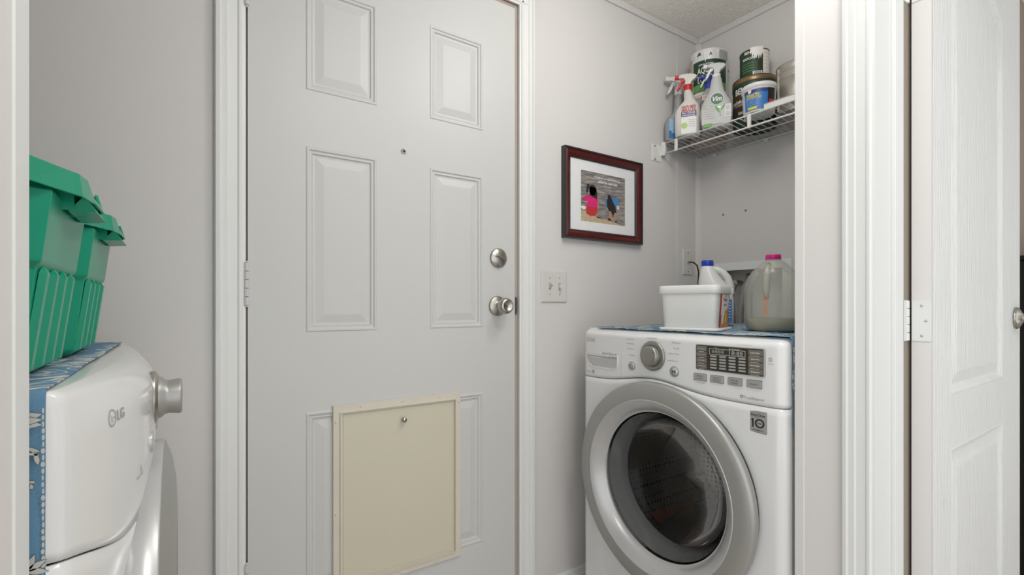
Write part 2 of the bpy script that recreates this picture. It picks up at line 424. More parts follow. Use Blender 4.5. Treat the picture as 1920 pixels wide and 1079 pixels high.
# ------------------------------------------------------------------ DOOR 1 (six panel, pale grey)
d1 = empty('door_1', (.1375, D, .04), 'pale grey six-panel door with pet door flap in the back wall', 'door', kind='structure')
DW, DH = .8015, 2.03
def panel_slab(name, w, h, th, rects, steps, m, parent, y0=0):
    """slab in xz, front at y=y0 (facing -y), with recessed/raised panels. steps: (inset, depth) loops, depth>0 = into the slab"""
    xs = sorted({0, w} | {r[0] for r in rects} | {r[1] for r in rects}); zs = sorted({0, h} | {r[2] for r in rects} | {r[3] for r in rects})
    mb = MB()
    for i in range(len(xs) - 1):
        for j in range(len(zs) - 1):
            cx, cz = (xs[i] + xs[i + 1]) / 2, (zs[j] + zs[j + 1]) / 2
            if any(r[0] < cx < r[1] and r[2] < cz < r[3] for r in rects): continue
            mb.add([(xs[i], y0, zs[j]), (xs[i + 1], y0, zs[j]), (xs[i + 1], y0, zs[j + 1]), (xs[i], y0, zs[j + 1])], [(0, 1, 2, 3)])
    for r in rects:
        loops = [(0, 0)] + steps; vs = []
        for ins, dp in loops:
            vs += [(r[0] + ins, y0 + dp, r[2] + ins), (r[1] - ins, y0 + dp, r[2] + ins), (r[1] - ins, y0 + dp, r[3] - ins), (r[0] + ins, y0 + dp, r[3] - ins)]
        fs = [(4 * k + a, 4 * k + (a + 1) % 4, 4 * k + 4 + (a + 1) % 4, 4 * k + 4 + a) for k in range(len(loops) - 1) for a in range(4)]
        n = len(loops) - 1; fs.append((4 * n, 4 * n + 1, 4 * n + 2, 4 * n + 3)); mb.add(vs, fs)
    mb.add([(0, y0, 0), (w, y0, 0), (w, y0 + th, 0), (0, y0 + th, 0), (0, y0, h), (w, y0, h), (w, y0 + th, h), (0, y0 + th, h)],
           [(0, 1, 2, 3), (4, 5, 6, 7), (1, 2, 6, 5), (0, 3, 7, 4), (3, 2, 6, 7)])
    return mb.build(name, m, parent)
x0 = .1375; cols = [(.2722 - x0, .4624 - x0), (.6256 - x0, .8130 - x0)]; rows = [(.2923 - .04, .7775 - .04), (.9893 - .04, 1.4790 - .04), (1.628 - .04, 1.913 - .04)]
rects = [(c[0], c[1], r[0], r[1]) for c in cols for r in rows]
panel_slab('leaf', DW, DH, .044, rects, [(.003, -.0022), (.007, -.0020), (.010, .0012), (.013, .0018), (.016, .0010), (.019, .0052), (.024, .0058), (.046, .0012), (.048, .0012)], 'door', d1)
# hinges
for z in (.370, 1.1125, 1.850):
    h = empty('hinge', (-.0035, -.006, z - .04), parent=d1)
    for k in range(5):
        MB().cyl(.0062, -.0525 + k * .021 + .0006, -.0525 + (k + 1) * .021 - .0006, seg=16).build('knuckle', 'door', h)
    MB().cyl(.0045, .0525, .0565, seg=12).cyl(.0045, -.0565, -.0525, seg=12).build('pin', 'door', h)
# knob
kx, kz = .868 - x0, 1.058 - .04
k = empty('door_knob', (kx, 0, kz), parent=d1)
MB().lathe([(0, 0), (.0325, 0), (.0330, -.004), (.0290, -.007), (.0160, -.0095), (.0120, -.012), (.0115, -.026), (.0135, -.030), (.0230, -.038), (.0262, -.046), (.0265, -.054), (.0235, -.062), (.0180, -.0655), (.0165, -.0655), (.0125, -.060), (0, -.058)], (0, 0, 0), 'y', 48).build('knob', 'nickel', k)
MB().box((-.0035, -.0640, -.0010), (.0035, -.0575, .0010)).box((-.019, -.0088, -.006), (-.016, -.0068, -.003)).build('turn_button', 'nickeldark', k)
dz = 1.217 - .04
k = empty('deadbolt', (kx + .004, 0, dz), parent=d1)
MB().lathe([(0, 0), (.0325, 0), (.0325, -.004), (.0300, -.007), (.0120, -.012), (0, -.013)], (0, 0, 0), 'y', 48).build('rosette', 'nickel', k)
MB().prism([(-.019, .006), (-.014, .009), (.012, -.001), (.017, -.008), (.012, -.010), (-.015, .0025)], -.012, -.028, 'xz', .001).build('thumb_turn', 'nickel', k)
k = empty('peephole', (.5425 - x0, 0, 1.5131 - .04), parent=d1)
MB().lathe([(.0045, -.001), (.0045, -.003), (.0075, -.003), (.0085, -.001), (.0085, .001)], (0, 0, 0), 'y', 24).build('bezel', 'nickel', k)
MB().lathe([(0, -.0022), (.0047, -.0012)], (0, 0, 0), 'y', 20).build('lens', 'blackplastic', k)
# bolt and latch
MB().box((DW - .0005, .008, dz - .028), (DW + .0035, .030, dz + .028)).build('bolt_plate', 'dark', d1)
MB().box((DW - .0005, .003, kz - .028), (DW + .0060, .030, kz + .028)).build('latch_plate', 'nickeldark', d1)
b = MB().prism([(.9415, 1.088), (.9470, 1.088), (.9505, 1.081), (.9505, 1.036), (.9470, 1.029), (.9415, 1.029)], D + .0055, D + .001, 'xz')
tag(b.build('strike_plate', 'nickeldark'), 'dark metal strike plate on the jamb beside the door knob', 'strike plate')
# pet door
p = empty('pet_door', (.3394 - x0, 0, .2742 - .04), parent=d1)
PW, PH = .3887, .514; fw = .021
def frame_side(pts): return MB().add([(x, y, z) for x, y, z in pts], [])
def mitred(name, w, h, f, prof, m, parent, sides='tblr', y=0):
    """four mitred frame sides; prof: list of (t 0..1 from outer to inner, protrusion)"""
    for sd in sides:
        vs = []
        for t, d in prof:
            q = t * f
            a, c = {'b': ((q, q), (w - q, q)), 't': ((q, h - q), (w - q, h - q)), 'l': ((q, q), (q, h - q)), 'r': ((w - q, q), (w - q, h - q))}[sd]
            vs += [(a[0], y - d, a[1]), (c[0], y - d, c[1])]
        n = len(prof); fs = [(2 * i, 2 * i + 1, 2 * i + 3, 2 * i + 2) for i in range(n - 1)] + [tuple(2 * i for i in range(n)), tuple(2 * i + 1 for i in range(n))]
        MB().add(vs, fs).build(name, m, parent)
mitred('frame_side', PW, PH, fw, [(0, -.012), (0, .006), (.06, .0085), (.80, .0085), (.88, .0125), (1, .0125), (1, -.008)], 'tanframe', p)
box('flap', (fw - .001, -.0030, fw - .001), (PW - fw + .001, .010, PH - fw + .001), 'tan', p)
box('flap_edge', (fw + .007, -.0042, fw + .007), (PW - fw - .007, -.0028, PH - fw - .007), 'tan', p, .0006)
tk = empty('lock', (.5375 - .3394, -.004, .7267 - .2742), parent=p)
tk.parent = p
MB().lathe([(0, 0), (.0035, 0), (.0035, -.008), (.0066, -.009), (.0075, -.013), (.0066, -.017), (0, -.018)], (0, 0, 0), 'y', 16).build('lock_pin', 'nickel', None).parent = p
bpy.data.objects['lock_pin'].location = tk.location; bpy.data.objects.remove(tk)
for (sx, sz) in [(.075, PH - .008), (.195, PH - .008), (.315, PH - .008), (PW - .008, PH - .028), (PW - .008, .27), (PW - .008, .06), (.008, PH - .045), (.008, .22), (.30, .008), (.19, .008), (.075, .008)]:
    MB().lathe([(0, -.0112), (.0022, -.0112), (.0030, -.0102), (.0036, -.0084)], (sx, 0, sz), 'y', 12).build('screw', 'tanframe', p)

# ------------------------------------------------------------------ DOOR 2 (open, white grained)
d2 = empty('door_2', (1.349, .358, .02), 'white wood-grained moulded panel door standing open at right', 'door', kind='structure')
def door2():
    w, h, th = .800, 2.02, .0362
    xs0, xs1 = .1290, .5920
    # rectangular lower panel, arched upper panel
    mb = MB()
    up0, spring, lo0, lo1 = .8510 - .02, 1.862, .17, .7265 - .02
    N = 16
    def arch(ins):
        a, c = xs0 + ins, xs1 - ins; pts = [(a, up0 + ins), (c, up0 + ins)]
        for i in range(N + 1):
            t = i / N; x = c + (a - c) * t; s = 1 - abs(2 * t - 1)
            pts.append((x, spring - ins + .085 * (s * s * (3 - 2 * s))))
        return pts
    L = [(0, 0), (.004, -.0008), (.010, .003), (.014, .0075), (.022, .0085), (.027, .0075), (.052, .0018), (.054, .0018)]
    def rings(fn):
        vs = []; n = None
        for ins, dp in L:
            q = fn(ins); n = len(q); vs += [(x, dp, z) for x, z in q]
        fs = [(k * n + i, k * n + (i + 1) % n, (k + 1) * n + (i + 1) % n, (k + 1) * n + i) for k in range(len(L) - 1) for i in range(n)]
        fs.append(tuple((len(L) - 1) * n + i for i in range(n))); mb.add(vs, fs)
    rings(arch)
    rings(lambda q: [(xs0 + q, lo0 + q), (xs1 - q, lo0 + q), (xs1 - q, lo1 - q), (xs0 + q, lo1 - q)])
    Q = lambda a, c, e, f: mb.add([(a, 0, e), (c, 0, e), (c, 0, f), (a, 0, f)], [(0, 1, 2, 3)])
    Q(0, xs0, 0, h); Q(xs1, w, 0, h); Q(xs0, xs1, 0, lo0); Q(xs0, xs1, lo1, up0)
    ap = arch(0)[2:]
    for i in range(N):
        a, c = ap[i], ap[i + 1]
        mb.add([(a[0], 0, a[1]), (c[0], 0, c[1]), (c[0], 0, h), (a[0], 0, h)], [(0, 1, 2, 3)])
    mb.add([(0, 0, 0), (w, 0, 0), (w, th, 0), (0, th, 0), (0, 0, h), (w, 0, h), (w, th, h), (0, th, h)], [(0, 1, 2, 3), (4, 5, 6, 7), (1, 2, 6, 5), (3, 2, 6, 7)])
    mb.build('leaf', 'grain', d2)
    box('hinge_edge', (-.0015, .0004, 0), (.001, th - .0004, h), 'whitewall', d2)
    for z in (.240, 1.0262 - .02, 1.7785 - .02):
        hg = empty('hinge', (-.002, .018, z), parent=d2)
        MB().prism([(-.0165, -.045), (.017, -.045), (.017, .045), (-.0165, .045), (-.0180, .041), (-.0180, -.041)], -.0016, 0, 'yz').build('hinge_leaf', 'trim', hg)
        for k in range(5):
            MB().cyl(.0058, -.045 + k * .018 + .0005, -.045 + (k + 1) * .018 - .0005, (-.008, .0245, 0), seg=16).build('knuckle', 'trim', hg)
        MB().box((-.0270, .022, -.045), (-.0085, .0235, .045)).build('jamb_leaf', 'trim', hg)
        for sy, sz in ((-.001, .033), (-.0085, 0), (-.001, -.033)):
            MB().lathe([(0, -.0030), (.0022, -.0030), (.0034, -.0014)], (0, sy, sz), 'x', 12).build('screw', 'silverlight', hg)
    kb = empty('door_knob', (.742, 0, 1.0215 - .02), parent=d2)
    MB().lathe([(0, 0), (.0325, 0), (.0335, -.004), (.0300, -.009), (.0150, -.016), (.0120, -.020), (.0115, -.034), (.018, -.040), (.0255, -.048), (.0270, -.057), (.0235, -.066), (.012, -.070), (0, -.0705)], (0, 0, 0), 'y', 48).build('knob', 'nickel', kb)
door2()
c = empty('dark_cabinet', (2.62, .28, 0), 'black cabinet at the right edge, seen past the open white door', 'cabinet')
box('cabinet_body', (0, 0, .03), (.40, .16, 1.23), 'blackcab', c, .004)
box('cabinet_top', (-.006, -.008, 1.23), (.41, .165, 1.248), 'blackcab', c, .003)
box('plinth', (.01, .01, 0), (.39, .15, .03), 'blackcab', c)
box('cabinet_door', (.01, -.012, .06), (.39, 0, 1.215), 'blackcab', c, .003)

# ================================================================== WIRE SHELF
SX = 1.702
sh = empty('wire_shelf', (SX, D, 1.706), 'white wire shelf on the right wall holding cans and spray bottles', 'shelf')
zt, y1s, y0s = .0435, -.004, -.795
def rod(name, a, c, r, m='wire', seg=8): return MB().tube([a, c], r, seg).build(name, m, sh)
rod('front_top_rod', (0, y1s, zt), (0, y0s, zt), .0031)
rod('front_lower_rod', (0, y1s, 0), (0, y0s, 0), .0036)
rod('middle_rod', (.145, y1s, .0290), (.145, y0s, .0290), .0024)
rod('back_rod', (.243, y1s, .0245), (.243, y0s, .0245), .0028)
w0 = None
n = 31
for i in range(n):
    y = -.018 - i * .0254
    if w0 is None:
        w0 = MB().tube([(0, 0, zt + .002), (.06, 0, .0430), (.145, 0, .0350), (.243, 0, .0295)], .0016, 6).build('deck_wire', 'wire', sh); o = w0
    else:
        o = w0.copy(); COL.objects.link(o); o.parent = sh
    o.location = (0, y, 0)
for yy in (1.284 - D, .970 - D, .66 - D): box('lip_clip', (-.0045, yy - .0065, -.004), (.0025, yy + .0065, zt + .003), 'wire', sh, .001)
br = empty('wall_bracket', (0, 0, 0), parent=sh)
MB().box((-.064, -.003, -.034), (-.002, 0, .036), .001).box((-.008, -.022, -.008), (.006, -.003, .048), .001).build('bracket_plate', 'wire', br)
for z in (.029, -.027): MB().lathe([(0, -.005), (.003, -.0045), (.004, -.003)], (-.045, 0, z), 'y', 12).build('screw', 'nickeldark', br)
for yy in (-.32, -.09, -.50):
    box('wall_clip', (.243, yy - .008, .014), (.2555, yy + .008, .030), 'wire', sh, .002)
MB().box((-.0065, -.785, .040), (-.0032, -.446, .063), .001).box((-.0065, -.785, .0605), (.004, -.446, .063)).build('edge_strip', 'whiteplastic', sh)
MB().box((.004, -.785, .0465), (.235, -.520, .0480)).build('shelf_liner', 'whiteplastic', sh)
DK = 1.7547       # deck top

# ------------------------------------------------------------------ items on the shelf
def facing(x, y): return math.degrees(math.atan2(-y, -x))
def turn(x, y): return R(facing(x, y) - 270)
def spray_head(p, z, body, trig, noz, s=1.0, collar=None, coll_r=.0155):
    MB().lathe([(coll_r * .8, z - .022), (coll_r, z - .022), (coll_r, z - .001), (coll_r * .85, z), (0, z)], seg=24, smooth=False).build('collar', collar or trig, p)
    P = lambda L: [(a * s, z + c * s) for a, c in L]
    MB().prism(P([(.011, 0), (.016, .012), (.030, .022), (.037, .031), (.030, .039), (.010, .045), (-.018, .046), (-.034, .043), (-.036, .031), (-.016, .027), (-.010, .018), (-.010, 0)]), -.0115 * s, .0115 * s, 'xz', .003).build('spray_head', body, p)
    MB().prism(P([(-.014, .028), (-.024, .027), (-.033, .010), (-.043, -.014), (-.040, -.018), (-.031, -.008), (-.022, .012), (-.012, .018)]), -.006 * s, .006 * s, 'xz', .001).build('trigger', trig, p)
    MB().prism(P([(-.034, .045), (-.049, .046), (-.051, .030), (-.034, .030)]), -.008 * s, .008 * s, 'xz', .002).build('nozzle', noz, p)

# red/white pet-odour spray
X, Y = 1.727, 1.247
p = empty('spray_bottle', (X, Y, DK), 'white spray bottle with red trigger and collar, red lettering on its label', 'spray bottle', turn(X, Y), 'spray bottles on the shelf')
MB().loft([(0, .044, .024), (.004, .049, .027), (.05, .051, .028), (.095, .050, .028), (.112, .046, .027, .001, 0), (.128, .038, .025, .005, 0), (.146, .024, .020, .007, 0, 2), (.155, .020, .018, .006, 0, 2), (.170, .018, .016, .003, 0, 2), (.188, .014, .014, 0, 0, 2), (.208, .013, .013, 0, 0, 2)]).build('bottle_body', 'offwhite', p)
spray_head(p, .212, 'offwhite', 'red', 'red', 1.0, coll_r=.0165)
f = plane_fn((0.004, -.0288, 0), (1, 0, 0), (0, 0, 1))
def at(f, u, v): return lambda a, c: f(a + u, c + v)
text("NATURE'S", .054, .0115, 'redprint', p, at(f, 0, .114), bold=.0009)
text("MIRACLE", .052, .0115, 'redprint', p, at(f, 0, .101), bold=.0009)
g = plane_fn((0.004, -.0291, 0), (1, 0, 0), (0, 0, 1))
patch('label', at(f, 0, .050), .058, .090, 'white', p)
patch('label_band', at(g, 0, .084), .058, .021, 'purple', p)
g2 = plane_fn((0.004, -.0296, 0), (1, 0, 0), (0, 0, 1))
text("3in1 ODOR", .050, .008, 'white', p, at(g2, 0, .0885), bold=.0005)
text("DESTROYER", .050, .006, 'white', p, at(g2, 0, .0785), bold=.0004)
blob('label_dot', g, ell(-.017, .038, .0125, .0125), 'lime', p)
for i in range(4): text(['Severe stains', 'and odors', 'enzymatic', 'orange oil'][i], .024, .0035, 'ink', p, at(g2, .012, .060 - .009 * i))

# grey bottle behind it at the wall
X, Y = 1.742, 1.318
p = empty('spray_bottle', (X, Y, DK), 'grey spray bottle with blue label, half hidden against the back wall', 'spray bottle', R(-28), 'spray bottles on the shelf')
MB().loft([(0, .041, .022), (.005, .046, .025), (.06, .047, .025), (.085, .044, .025), (.105, .038, .024, .008, 0), (.125, .022, .018, .012, 0, 2), (.15, .017, .016, .012, 0, 2), (.20, .015, .015, .012, 0, 2), (.205, .014, .014, .012, 0, 2)]).build('bottle_body', 'greybottle', p)
f = plane_fn((-.016, -.0260, 0), (1, 0, 0), (0, 0, 1)); g = plane_fn((-.016, -.0264, 0), (1, 0, 0), (0, 0, 1))
patch('label', at(f, -.002, .049), .044, .078, 'paleblue', p); patch('label_band', at(g, -.002, .025), .044, .030, 'bluelabel', p)
text('TAPIS', .030, .009, 'white', p, at(plane_fn((-.016, -.0268, 0), (1, 0, 0), (0, 0, 1)), 0, .034), bold=.0006)
hd = empty('sprayer', (.012, 0, 0), parent=p); spray_head(hd, .222, 'whiteplastic', 'whiteplastic', 'whiteplastic', 1.15, collar='whiteplastic')

# oval-badge bottle
X, Y = 1.742, 1.127
p = empty('spray_bottle', (X, Y, DK), 'milky clear spray bottle with a green oval badge and pale trigger', 'spray bottle', turn(X, Y), 'spray bottles on the shelf')
MB().loft([(0, .046, .022), (.004, .052, .025), (.04, .058, .027), (.070, .060, .027), (.098, .054, .026), (.12, .042, .024), (.142, .030, .021, 0, 0, 2.3), (.165, .024, .019, 0, 0, 2), (.195, .019, .017, 0, 0, 2), (.203, .015, .015, 0, 0, 2)]).build('bottle_body', 'clearwhite', p)
spray_head(p, .214, 'clearwhite', 'whiteplastic', 'whiteplastic', .95, collar='whiteplastic')
f = plane_fn((0, -.0278, 0), (1, 0, 0), (0, 0, 1)); g = plane_fn((0, -.0283, 0), (1, 0, 0), (0, 0, 1)); g2 = plane_fn((0, -.0288, 0), (1, 0, 0), (0, 0, 1))
blob('label_badge', f, ell(.002, .108, .0245, .0235), 'white', p); blob('label_badge', g, ell(.002, .108, .0225, .0215), 'vimgreen', p)
text('Vim', .036, .019, 'white', p, at(g2, .002, .108), bold=.0014, shear=.25)
text('Power&Pure', .040, .005, 'leaf', p, at(g2, 0, .0815))
patch('label', at(f, .0, .042), .104, .062, 'drawergrey', p)
for q in ([(-.006, .082), (-.003, .068), (.006, .056), (.012, .054), (.010, .068), (.002, .078)], [(.014, .058), (.018, .072), (.030, .084), (.031, .078), (.024, .066)], [(.011, .052), (.014, .060), (.0155, .040), (.013, .038)]):
    blob('label_leaf', g, q, 'leaf', p)
patch('label_panel', at(g, .041, .058), .024, .050, 'greybtn', p)
for v in (.070, .046): blob('label_ring', g2, ell(.041, v, .008, .008), 'drawergrey', p)
for i in range(5): patch('label_line', at(g, -.026, .070 - i * .009), .040, .0018, 'inklight', p)
patch('label_base', at(g, -.03, .008), .030, .014, 'leaf', p)

# blue-trigger bottle behind
X, Y = 1.785, 1.190
p = empty('spray_bottle', (X, Y, DK), 'clear spray bottle with a blue trigger, between the two front bottles', 'spray bottle', turn(X, Y), 'spray bottles on the shelf')
MB().loft([(0, .026, .019), (.004, .030, .021), (.14, .031, .021), (.165, .027, .019), (.185, .015, .014, 0, 0, 2), (.20, .013, .013, 0, 0, 2)]).build('bottle_body', 'clearbottle', p)
f = plane_fn((0, -.0222, 0), (1, 0, 0), (0, 0, 1)); g = plane_fn((0, -.0227, 0), (1, 0, 0), (0, 0, 1))
patch('label', at(f, 0, .110), .054, .050, 'navy', p); text('AIR', .036, .016, 'white', p, at(g, .004, .112), bold=.001)
patch('label_band', at(f, 0, .150), .050, .022, 'tanlabel', p); text('CLEAN SCENT', .040, .005, 'redprint', p, at(g, 0, .152))
spray_head(p, .212, 'bluecap', 'whiteplastic', 'bluecap', .75, collar='bluecap')

def can(name, x, y, z, r, h, body, label, cat='can', rim='steel', grp='cans on the shelf', lidm='steel'):
    p = empty(name, (x, y, z), label, cat, 0, grp)
    MB().lathe([(0, .003), (r - .004, .003), (r - .004, 0), (r, 0), (r, .004), (r - .0015, .006), (r - .0015, h - .006), (r, h - .004), (r, h), (r - .003, h), (r - .004, h - .004)], seg=56).build('can_body', body, p)
    MB().lathe([(0, h - .005), (r * .80, h - .005), (r * .83, h - .002), (r * .90, h - .002), (r - .0045, h - .004)], seg=48).build('lid', lidm, p)
    return p
def ears(p, r, z, a):
    for s in (-1, 1):
        t = R(a + s * 88); o = MB().lathe([(0, .005), (.004, .005), (.006, .002), (.009, 0)], (0, 0, 0), 'x', 14).build('handle_ear', 'steel', p)
        o.location = (math.cos(t) * (r - .001), math.sin(t) * (r - .001), z); o.rotation_euler = (0, 0, t)
    pts = []
    for i in range(21):
        q = R(a - 88 + 176 * i / 20); dd = math.sin(math.pi * i / 20) * .02
        pts.append((math.cos(q) * (r + .006), math.sin(q) * (r + .006), z - dd * 5.5))
    return pts
# stacked gallon cans in the corner
X, Y = 1.868, 1.246; fa = facing(X, Y)
p = can('paint_can', X, Y, DK, .077, .172, 'tanlabel', 'tan gallon can under the green and white can in the corner')
patch('label', cyl_fn(.0760, fa, .086), .20, .155, 'tanlabel', p, 24); patch('label_band', cyl_fn(.0764, fa, .09), .19, .032, 'navy', p, 24)
p = can('paint_can', X, Y, DK + .1735, .077, .198, 'whiteplastic', 'green and white gallon can, topmost in the shelf corner')
patch('label', cyl_fn(.0760, fa + 6, .082), .150, .140, 'greenlabel', p, 24)
patch('label_side', cyl_fn(.0760, fa - 70, .090), .040, .170, 'tanlabel', p)
text('AQUA', .064, .032, 'white', p, cyl_fn(.0772, fa - 10, .108), bold=.0016); text('LOCK', .060, .032, 'white', p, cyl_fn(.0772, fa - 10, .074), bold=.0016)
text('APPLICATION', .060, .007, 'white', p, cyl_fn(.0772, fa - 8, .134), bold=.0005)
for q in ([(-.052, -.006), (-.046, .006), (-.043, .003), (-.037, .014), (-.029, .004), (-.033, .004), (-.037, .008), (-.042, -.002), (-.046, .0)], [(-.046, -.004), (-.037, .008), (-.027, -.004), (-.037, .001)],
          [(.002, -.010), (.009, .006), (.016, -.010), (.009, -.004)]):
    blob('label_peak', cyl_fn(.0766, fa, .176), q, 'blackgreen', p)
patch('label_band', cyl_fn(.0770, fa + 52, .170), .050, .040, 'greybtn', p); patch('label_foot', cyl_fn(.0770, fa + 6, .016), .150, .012, 'white', p)
patch('label_panel', cyl_fn(.0771, fa + 6, .040), .148, .030, 'leaf', p, 24)
for j, q in enumerate([[(-.06, .02), (-.05, -.018), (-.045, .02)], [(-.02, .02), (-.012, -.030), (0, .02)], [(.03, .02), (.036, -.012), (.046, .02)]]):
    blob('paint_drip', cyl_fn(.0776, fa, .170), q, 'white', p)
pts = ears(p, .077, .120, fa)
MB().tube([pts[0], (pts[0][0], pts[0][1], pts[0][2] - .02)], .0014, 6).build('handle', 'steel', p)

# black green gallon + quart on top
X, Y = 1.868, 1.044; fb = facing(X, Y)
p = can('paint_can', X, Y, DK, .079, .184, 'blackgreen', 'dark green and brown gallon can with gold rim carrying a small can', rim='bronze')
MB().lathe([(.0790, .164), (.0796, .165), (.0796, .180), (.0790, .1815)], seg=56).build('rim_band', 'bronze', p)
MB().lathe([(.0788, .150), (.0792, .151), (.0792, .162), (.0788, .163)], seg=56).build('green_band', 'greenlabel', p)
patch('label', cyl_fn(.0792, fb - 30, .080), .085, .110, 'brownlabel', p, 20)
text('BEHR', .062, .024, 'white', p, cyl_fn(.0798, fb - 33, .134), bold=.0016)
text('peinture', .070, .020, 'white', p, cyl_fn(.0798, fb - 42, .092), bold=.001)
text('EXTERIEUR', .050, .008, 'cream', p, cyl_fn(.0798, fb - 38, .080)); text('Satin', .030, .013, 'white', p, cyl_fn(.0798, fb - 34, .050), bold=.0008)
patch('label_foot', cyl_fn(.0793, fb - 20, .016), .150, .024, 'greenlabel', p, 20); text('RICH', .034, .012, 'white', p, cyl_fn(.0799, fb - 14, .016), bold=.0008)
p = can('paint_can', X, Y, DK + .1855, .0535, .108, 'blackgreen', 'small dark green can with white paint drips on top of large can')
patch('label', cyl_fn(.0528, fb - 30, .060), .085, .100, 'greenlabel', p, 20)
text('BEHR', .034, .011, 'white', p, cyl_fn(.0534, fb - 22, .098), bold=.0008); text('MARQUEE', .052, .011, 'cream', p, cyl_fn(.0534, fb - 20, .074), bold=.0007)
for i in range(4): patch('label_line', cyl_fn(.0533, fb - 28, .056 - i * .010), .045, .0016, 'leaf', p, 8)
patch('label_side', cyl_fn(.0531, fb + 62, .060), .052, .104, 'cream', p, 20)
for i in range(6): patch('label_line', cyl_fn(.0534, fb + 60, .090 - i * .014), .040, .0012, 'inklight', p, 10)
q = [(-.024, .046), (-.024, .018), (-.020, .030), (-.017, .004), (-.013, .020), (-.010, -.002), (-.006, .014), (-.002, .002), (.002, .018), (.006, -.004), (.010, .016), (.014, .0), (.018, .022), (.022, .012), (.024, .046)]
for a, c in zip(q[:-1], q[1:]): blob('paint_drip', cyl_fn(.0538, fb + 10, .068), [a, c, (c[0], .046), (a[0], .046)], 'white', p)
patch('barcode', cyl_fn(.0537, fb + 12, .012), .034, .018, 'white', p)
for i in range(9): patch('barcode_bar', cyl_fn(.0540, fb + 12 - 13 + i * 3.2, .014), .0012 + .0008 * (i % 2), .012, 'black', p, 1)

# filler tub in front
X, Y = 1.748, .9595; fc = facing(X, Y)
p = empty('plastic_tub', (X, Y, DK), 'small white plastic tub with blue and yellow label, in front of big can', 'tub')
MB().lathe([(0, .001), (.050, 0), (.052, .003), (.0555, .080), (.0570, .081), (.0570, .085), (.056, .086)], seg=48).build('tub_body', 'whiteplastic', p)
MB().lathe([(.0560, .084), (.0590, .085), (.0595, .099), (.0575, .102), (.054, .102), (.052, .099), (0, .099)], seg=48).build('lid', 'whiteplastic', p)
cf = lambda dz, da, e=0: (lambda a, c: ((.0535 + .042 * 0 + e + (dz + c - .045) * .045) * math.cos(R(fc + da) + a / .054), (.0545 + e - .001 + (dz + c - .045) * .045) * math.sin(R(fc + da) + a / .054), dz + c))
patch('label', cf(.042, -4, .0012), .100, .072, 'bluelabel', p, 24)
patch('label_band', cf(.072, -4, .0016), .100, .012, 'navy', p, 24)
patch('label_panel', cf(.054, 46, .0018), .030, .050, 'black', p, 10); patch('label_corner', cf(.033, 48, .0022), .026, .012, 'redprint', p, 8)
blob('label_emblem', cf(.072, -32, .0022), [(-.006, .005), (.006, .006), (.005, -.002), (0, -.006), (-.006, -.002)], 'white', p)
text('Wood Pro', .044, .013, 'yellow', p, cf(.060, -22, .0024), bold=.0010, shear=.2); text('BOUCHE-PORES TOUT USAGE', .050, .006, 'yellow', p, cf(.050, -19, .0024), bold=.0006)
for i in range(5): patch('label_line', cf(.044 - i * .0065, -24, .0024), .040 if i else .056, .0016, 'paleblue', p, 8)
patch('label_tag', cf(.0125, -24, .0024), .032, .008, 'yellow', p, 8)

# plain tin can
X, Y = 1.866, .872
p = empty('paint_can', (X, Y, DK), 'plain ribbed steel can without label at the right end', 'can', 0, 'cans on the shelf')
prof = [(0, .003), (.074, .003), (.075, 0), (.0785, 0), (.0785, .004), (.077, .006)]
for z in (.014, .022, .030): prof += [(.077, z - .002), (.0788, z), (.077, z + .002)]
for z in (.126, .134, .142): prof += [(.077, z - .002), (.0788, z), (.077, z + .002)]
prof += [(.077, .168), (.0785, .171), (.0785, .175), (.075, .175), (.074, .170), (.064, .170), (.062, .166), (0, .166)]
MB().lathe(prof, seg=64).build('can_body', 'steel', p)
a = R(facing(X, Y) - 6)
o = MB().box((.0765, -.002, .006), (.0798, .002, .170)).build('side_seam', 'cream', p); o.rotation_euler = (0, 0, a)
a = R(facing(X, Y) - 62)
o = MB().box((.0765, -.0015, .010), (.0815, .0015, .166)).build('wire_handle', 'steel', p); o.rotation_euler = (0, 0, a)

# ================================================================== WALL ITEMS
# framed picture
fx0, fx1, fz0, fz1 = 1.1450, 1.5590, 1.3070, 1.6390
p = empty('picture_frame', (fx0, D, fz0), 'dark red wooden frame with a beach photograph of two children', 'picture')
FWd, FHt = fx1 - fx0, fz1 - fz0
mitred('frame_side', FWd, FHt, .034, [(0, 0), (0, .020), (.14, .022), (.16, .0195), (.22, .0195), (.30, .021), (.60, .019), (.86, .014), (.88, .012), (1, .011), (1, .004)], 'frame', p)
mitred('frame_edge', FWd, FHt, .034, [(-.015, 0), (-.015, .0205), (0, .0228), (.16, .0228), (.17, .0190)], 'framedark', p)
mitred('frame_slip', FWd, FHt, .034, [(.87, .0155), (.90, .0140), (1.0, .0115), (1.02, .004)], 'framedark', p)
box('backing', (.006, -.005, .006), (FWd - .006, -.001, FHt - .006), 'framedark', p)
px0, px1, pz0, pz1 = 1.2335 - fx0, 1.4705 - fx0, 1.3760 - fz0, 1.5665 - fz0
b = MB()
o4 = [(.030, .030), (FWd - .030, .030), (FWd - .030, FHt - .030), (.030, FHt - .030)]; i4 = [(px0, pz0), (px1, pz0), (px1, pz1), (px0, pz1)]
vs = [(x, -.0080, z) for x, z in o4] + [(x, -.0080, z) for x, z in i4] + [(x, -.0062, z) for x, z in i4]
b.add(vs, [(k, (k + 1) % 4, 4 + (k + 1) % 4, 4 + k) for k in range(4)] + [(4 + k, 4 + (k + 1) % 4, 8 + (k + 1) % 4, 8 + k) for k in range(4)]).build('mat_board', 'matboard', p)
box('photo_print', (px0 - .004, -.0060, pz0 - .004), (px1 + .004, -.0052, pz1 + .004), 'water', p)
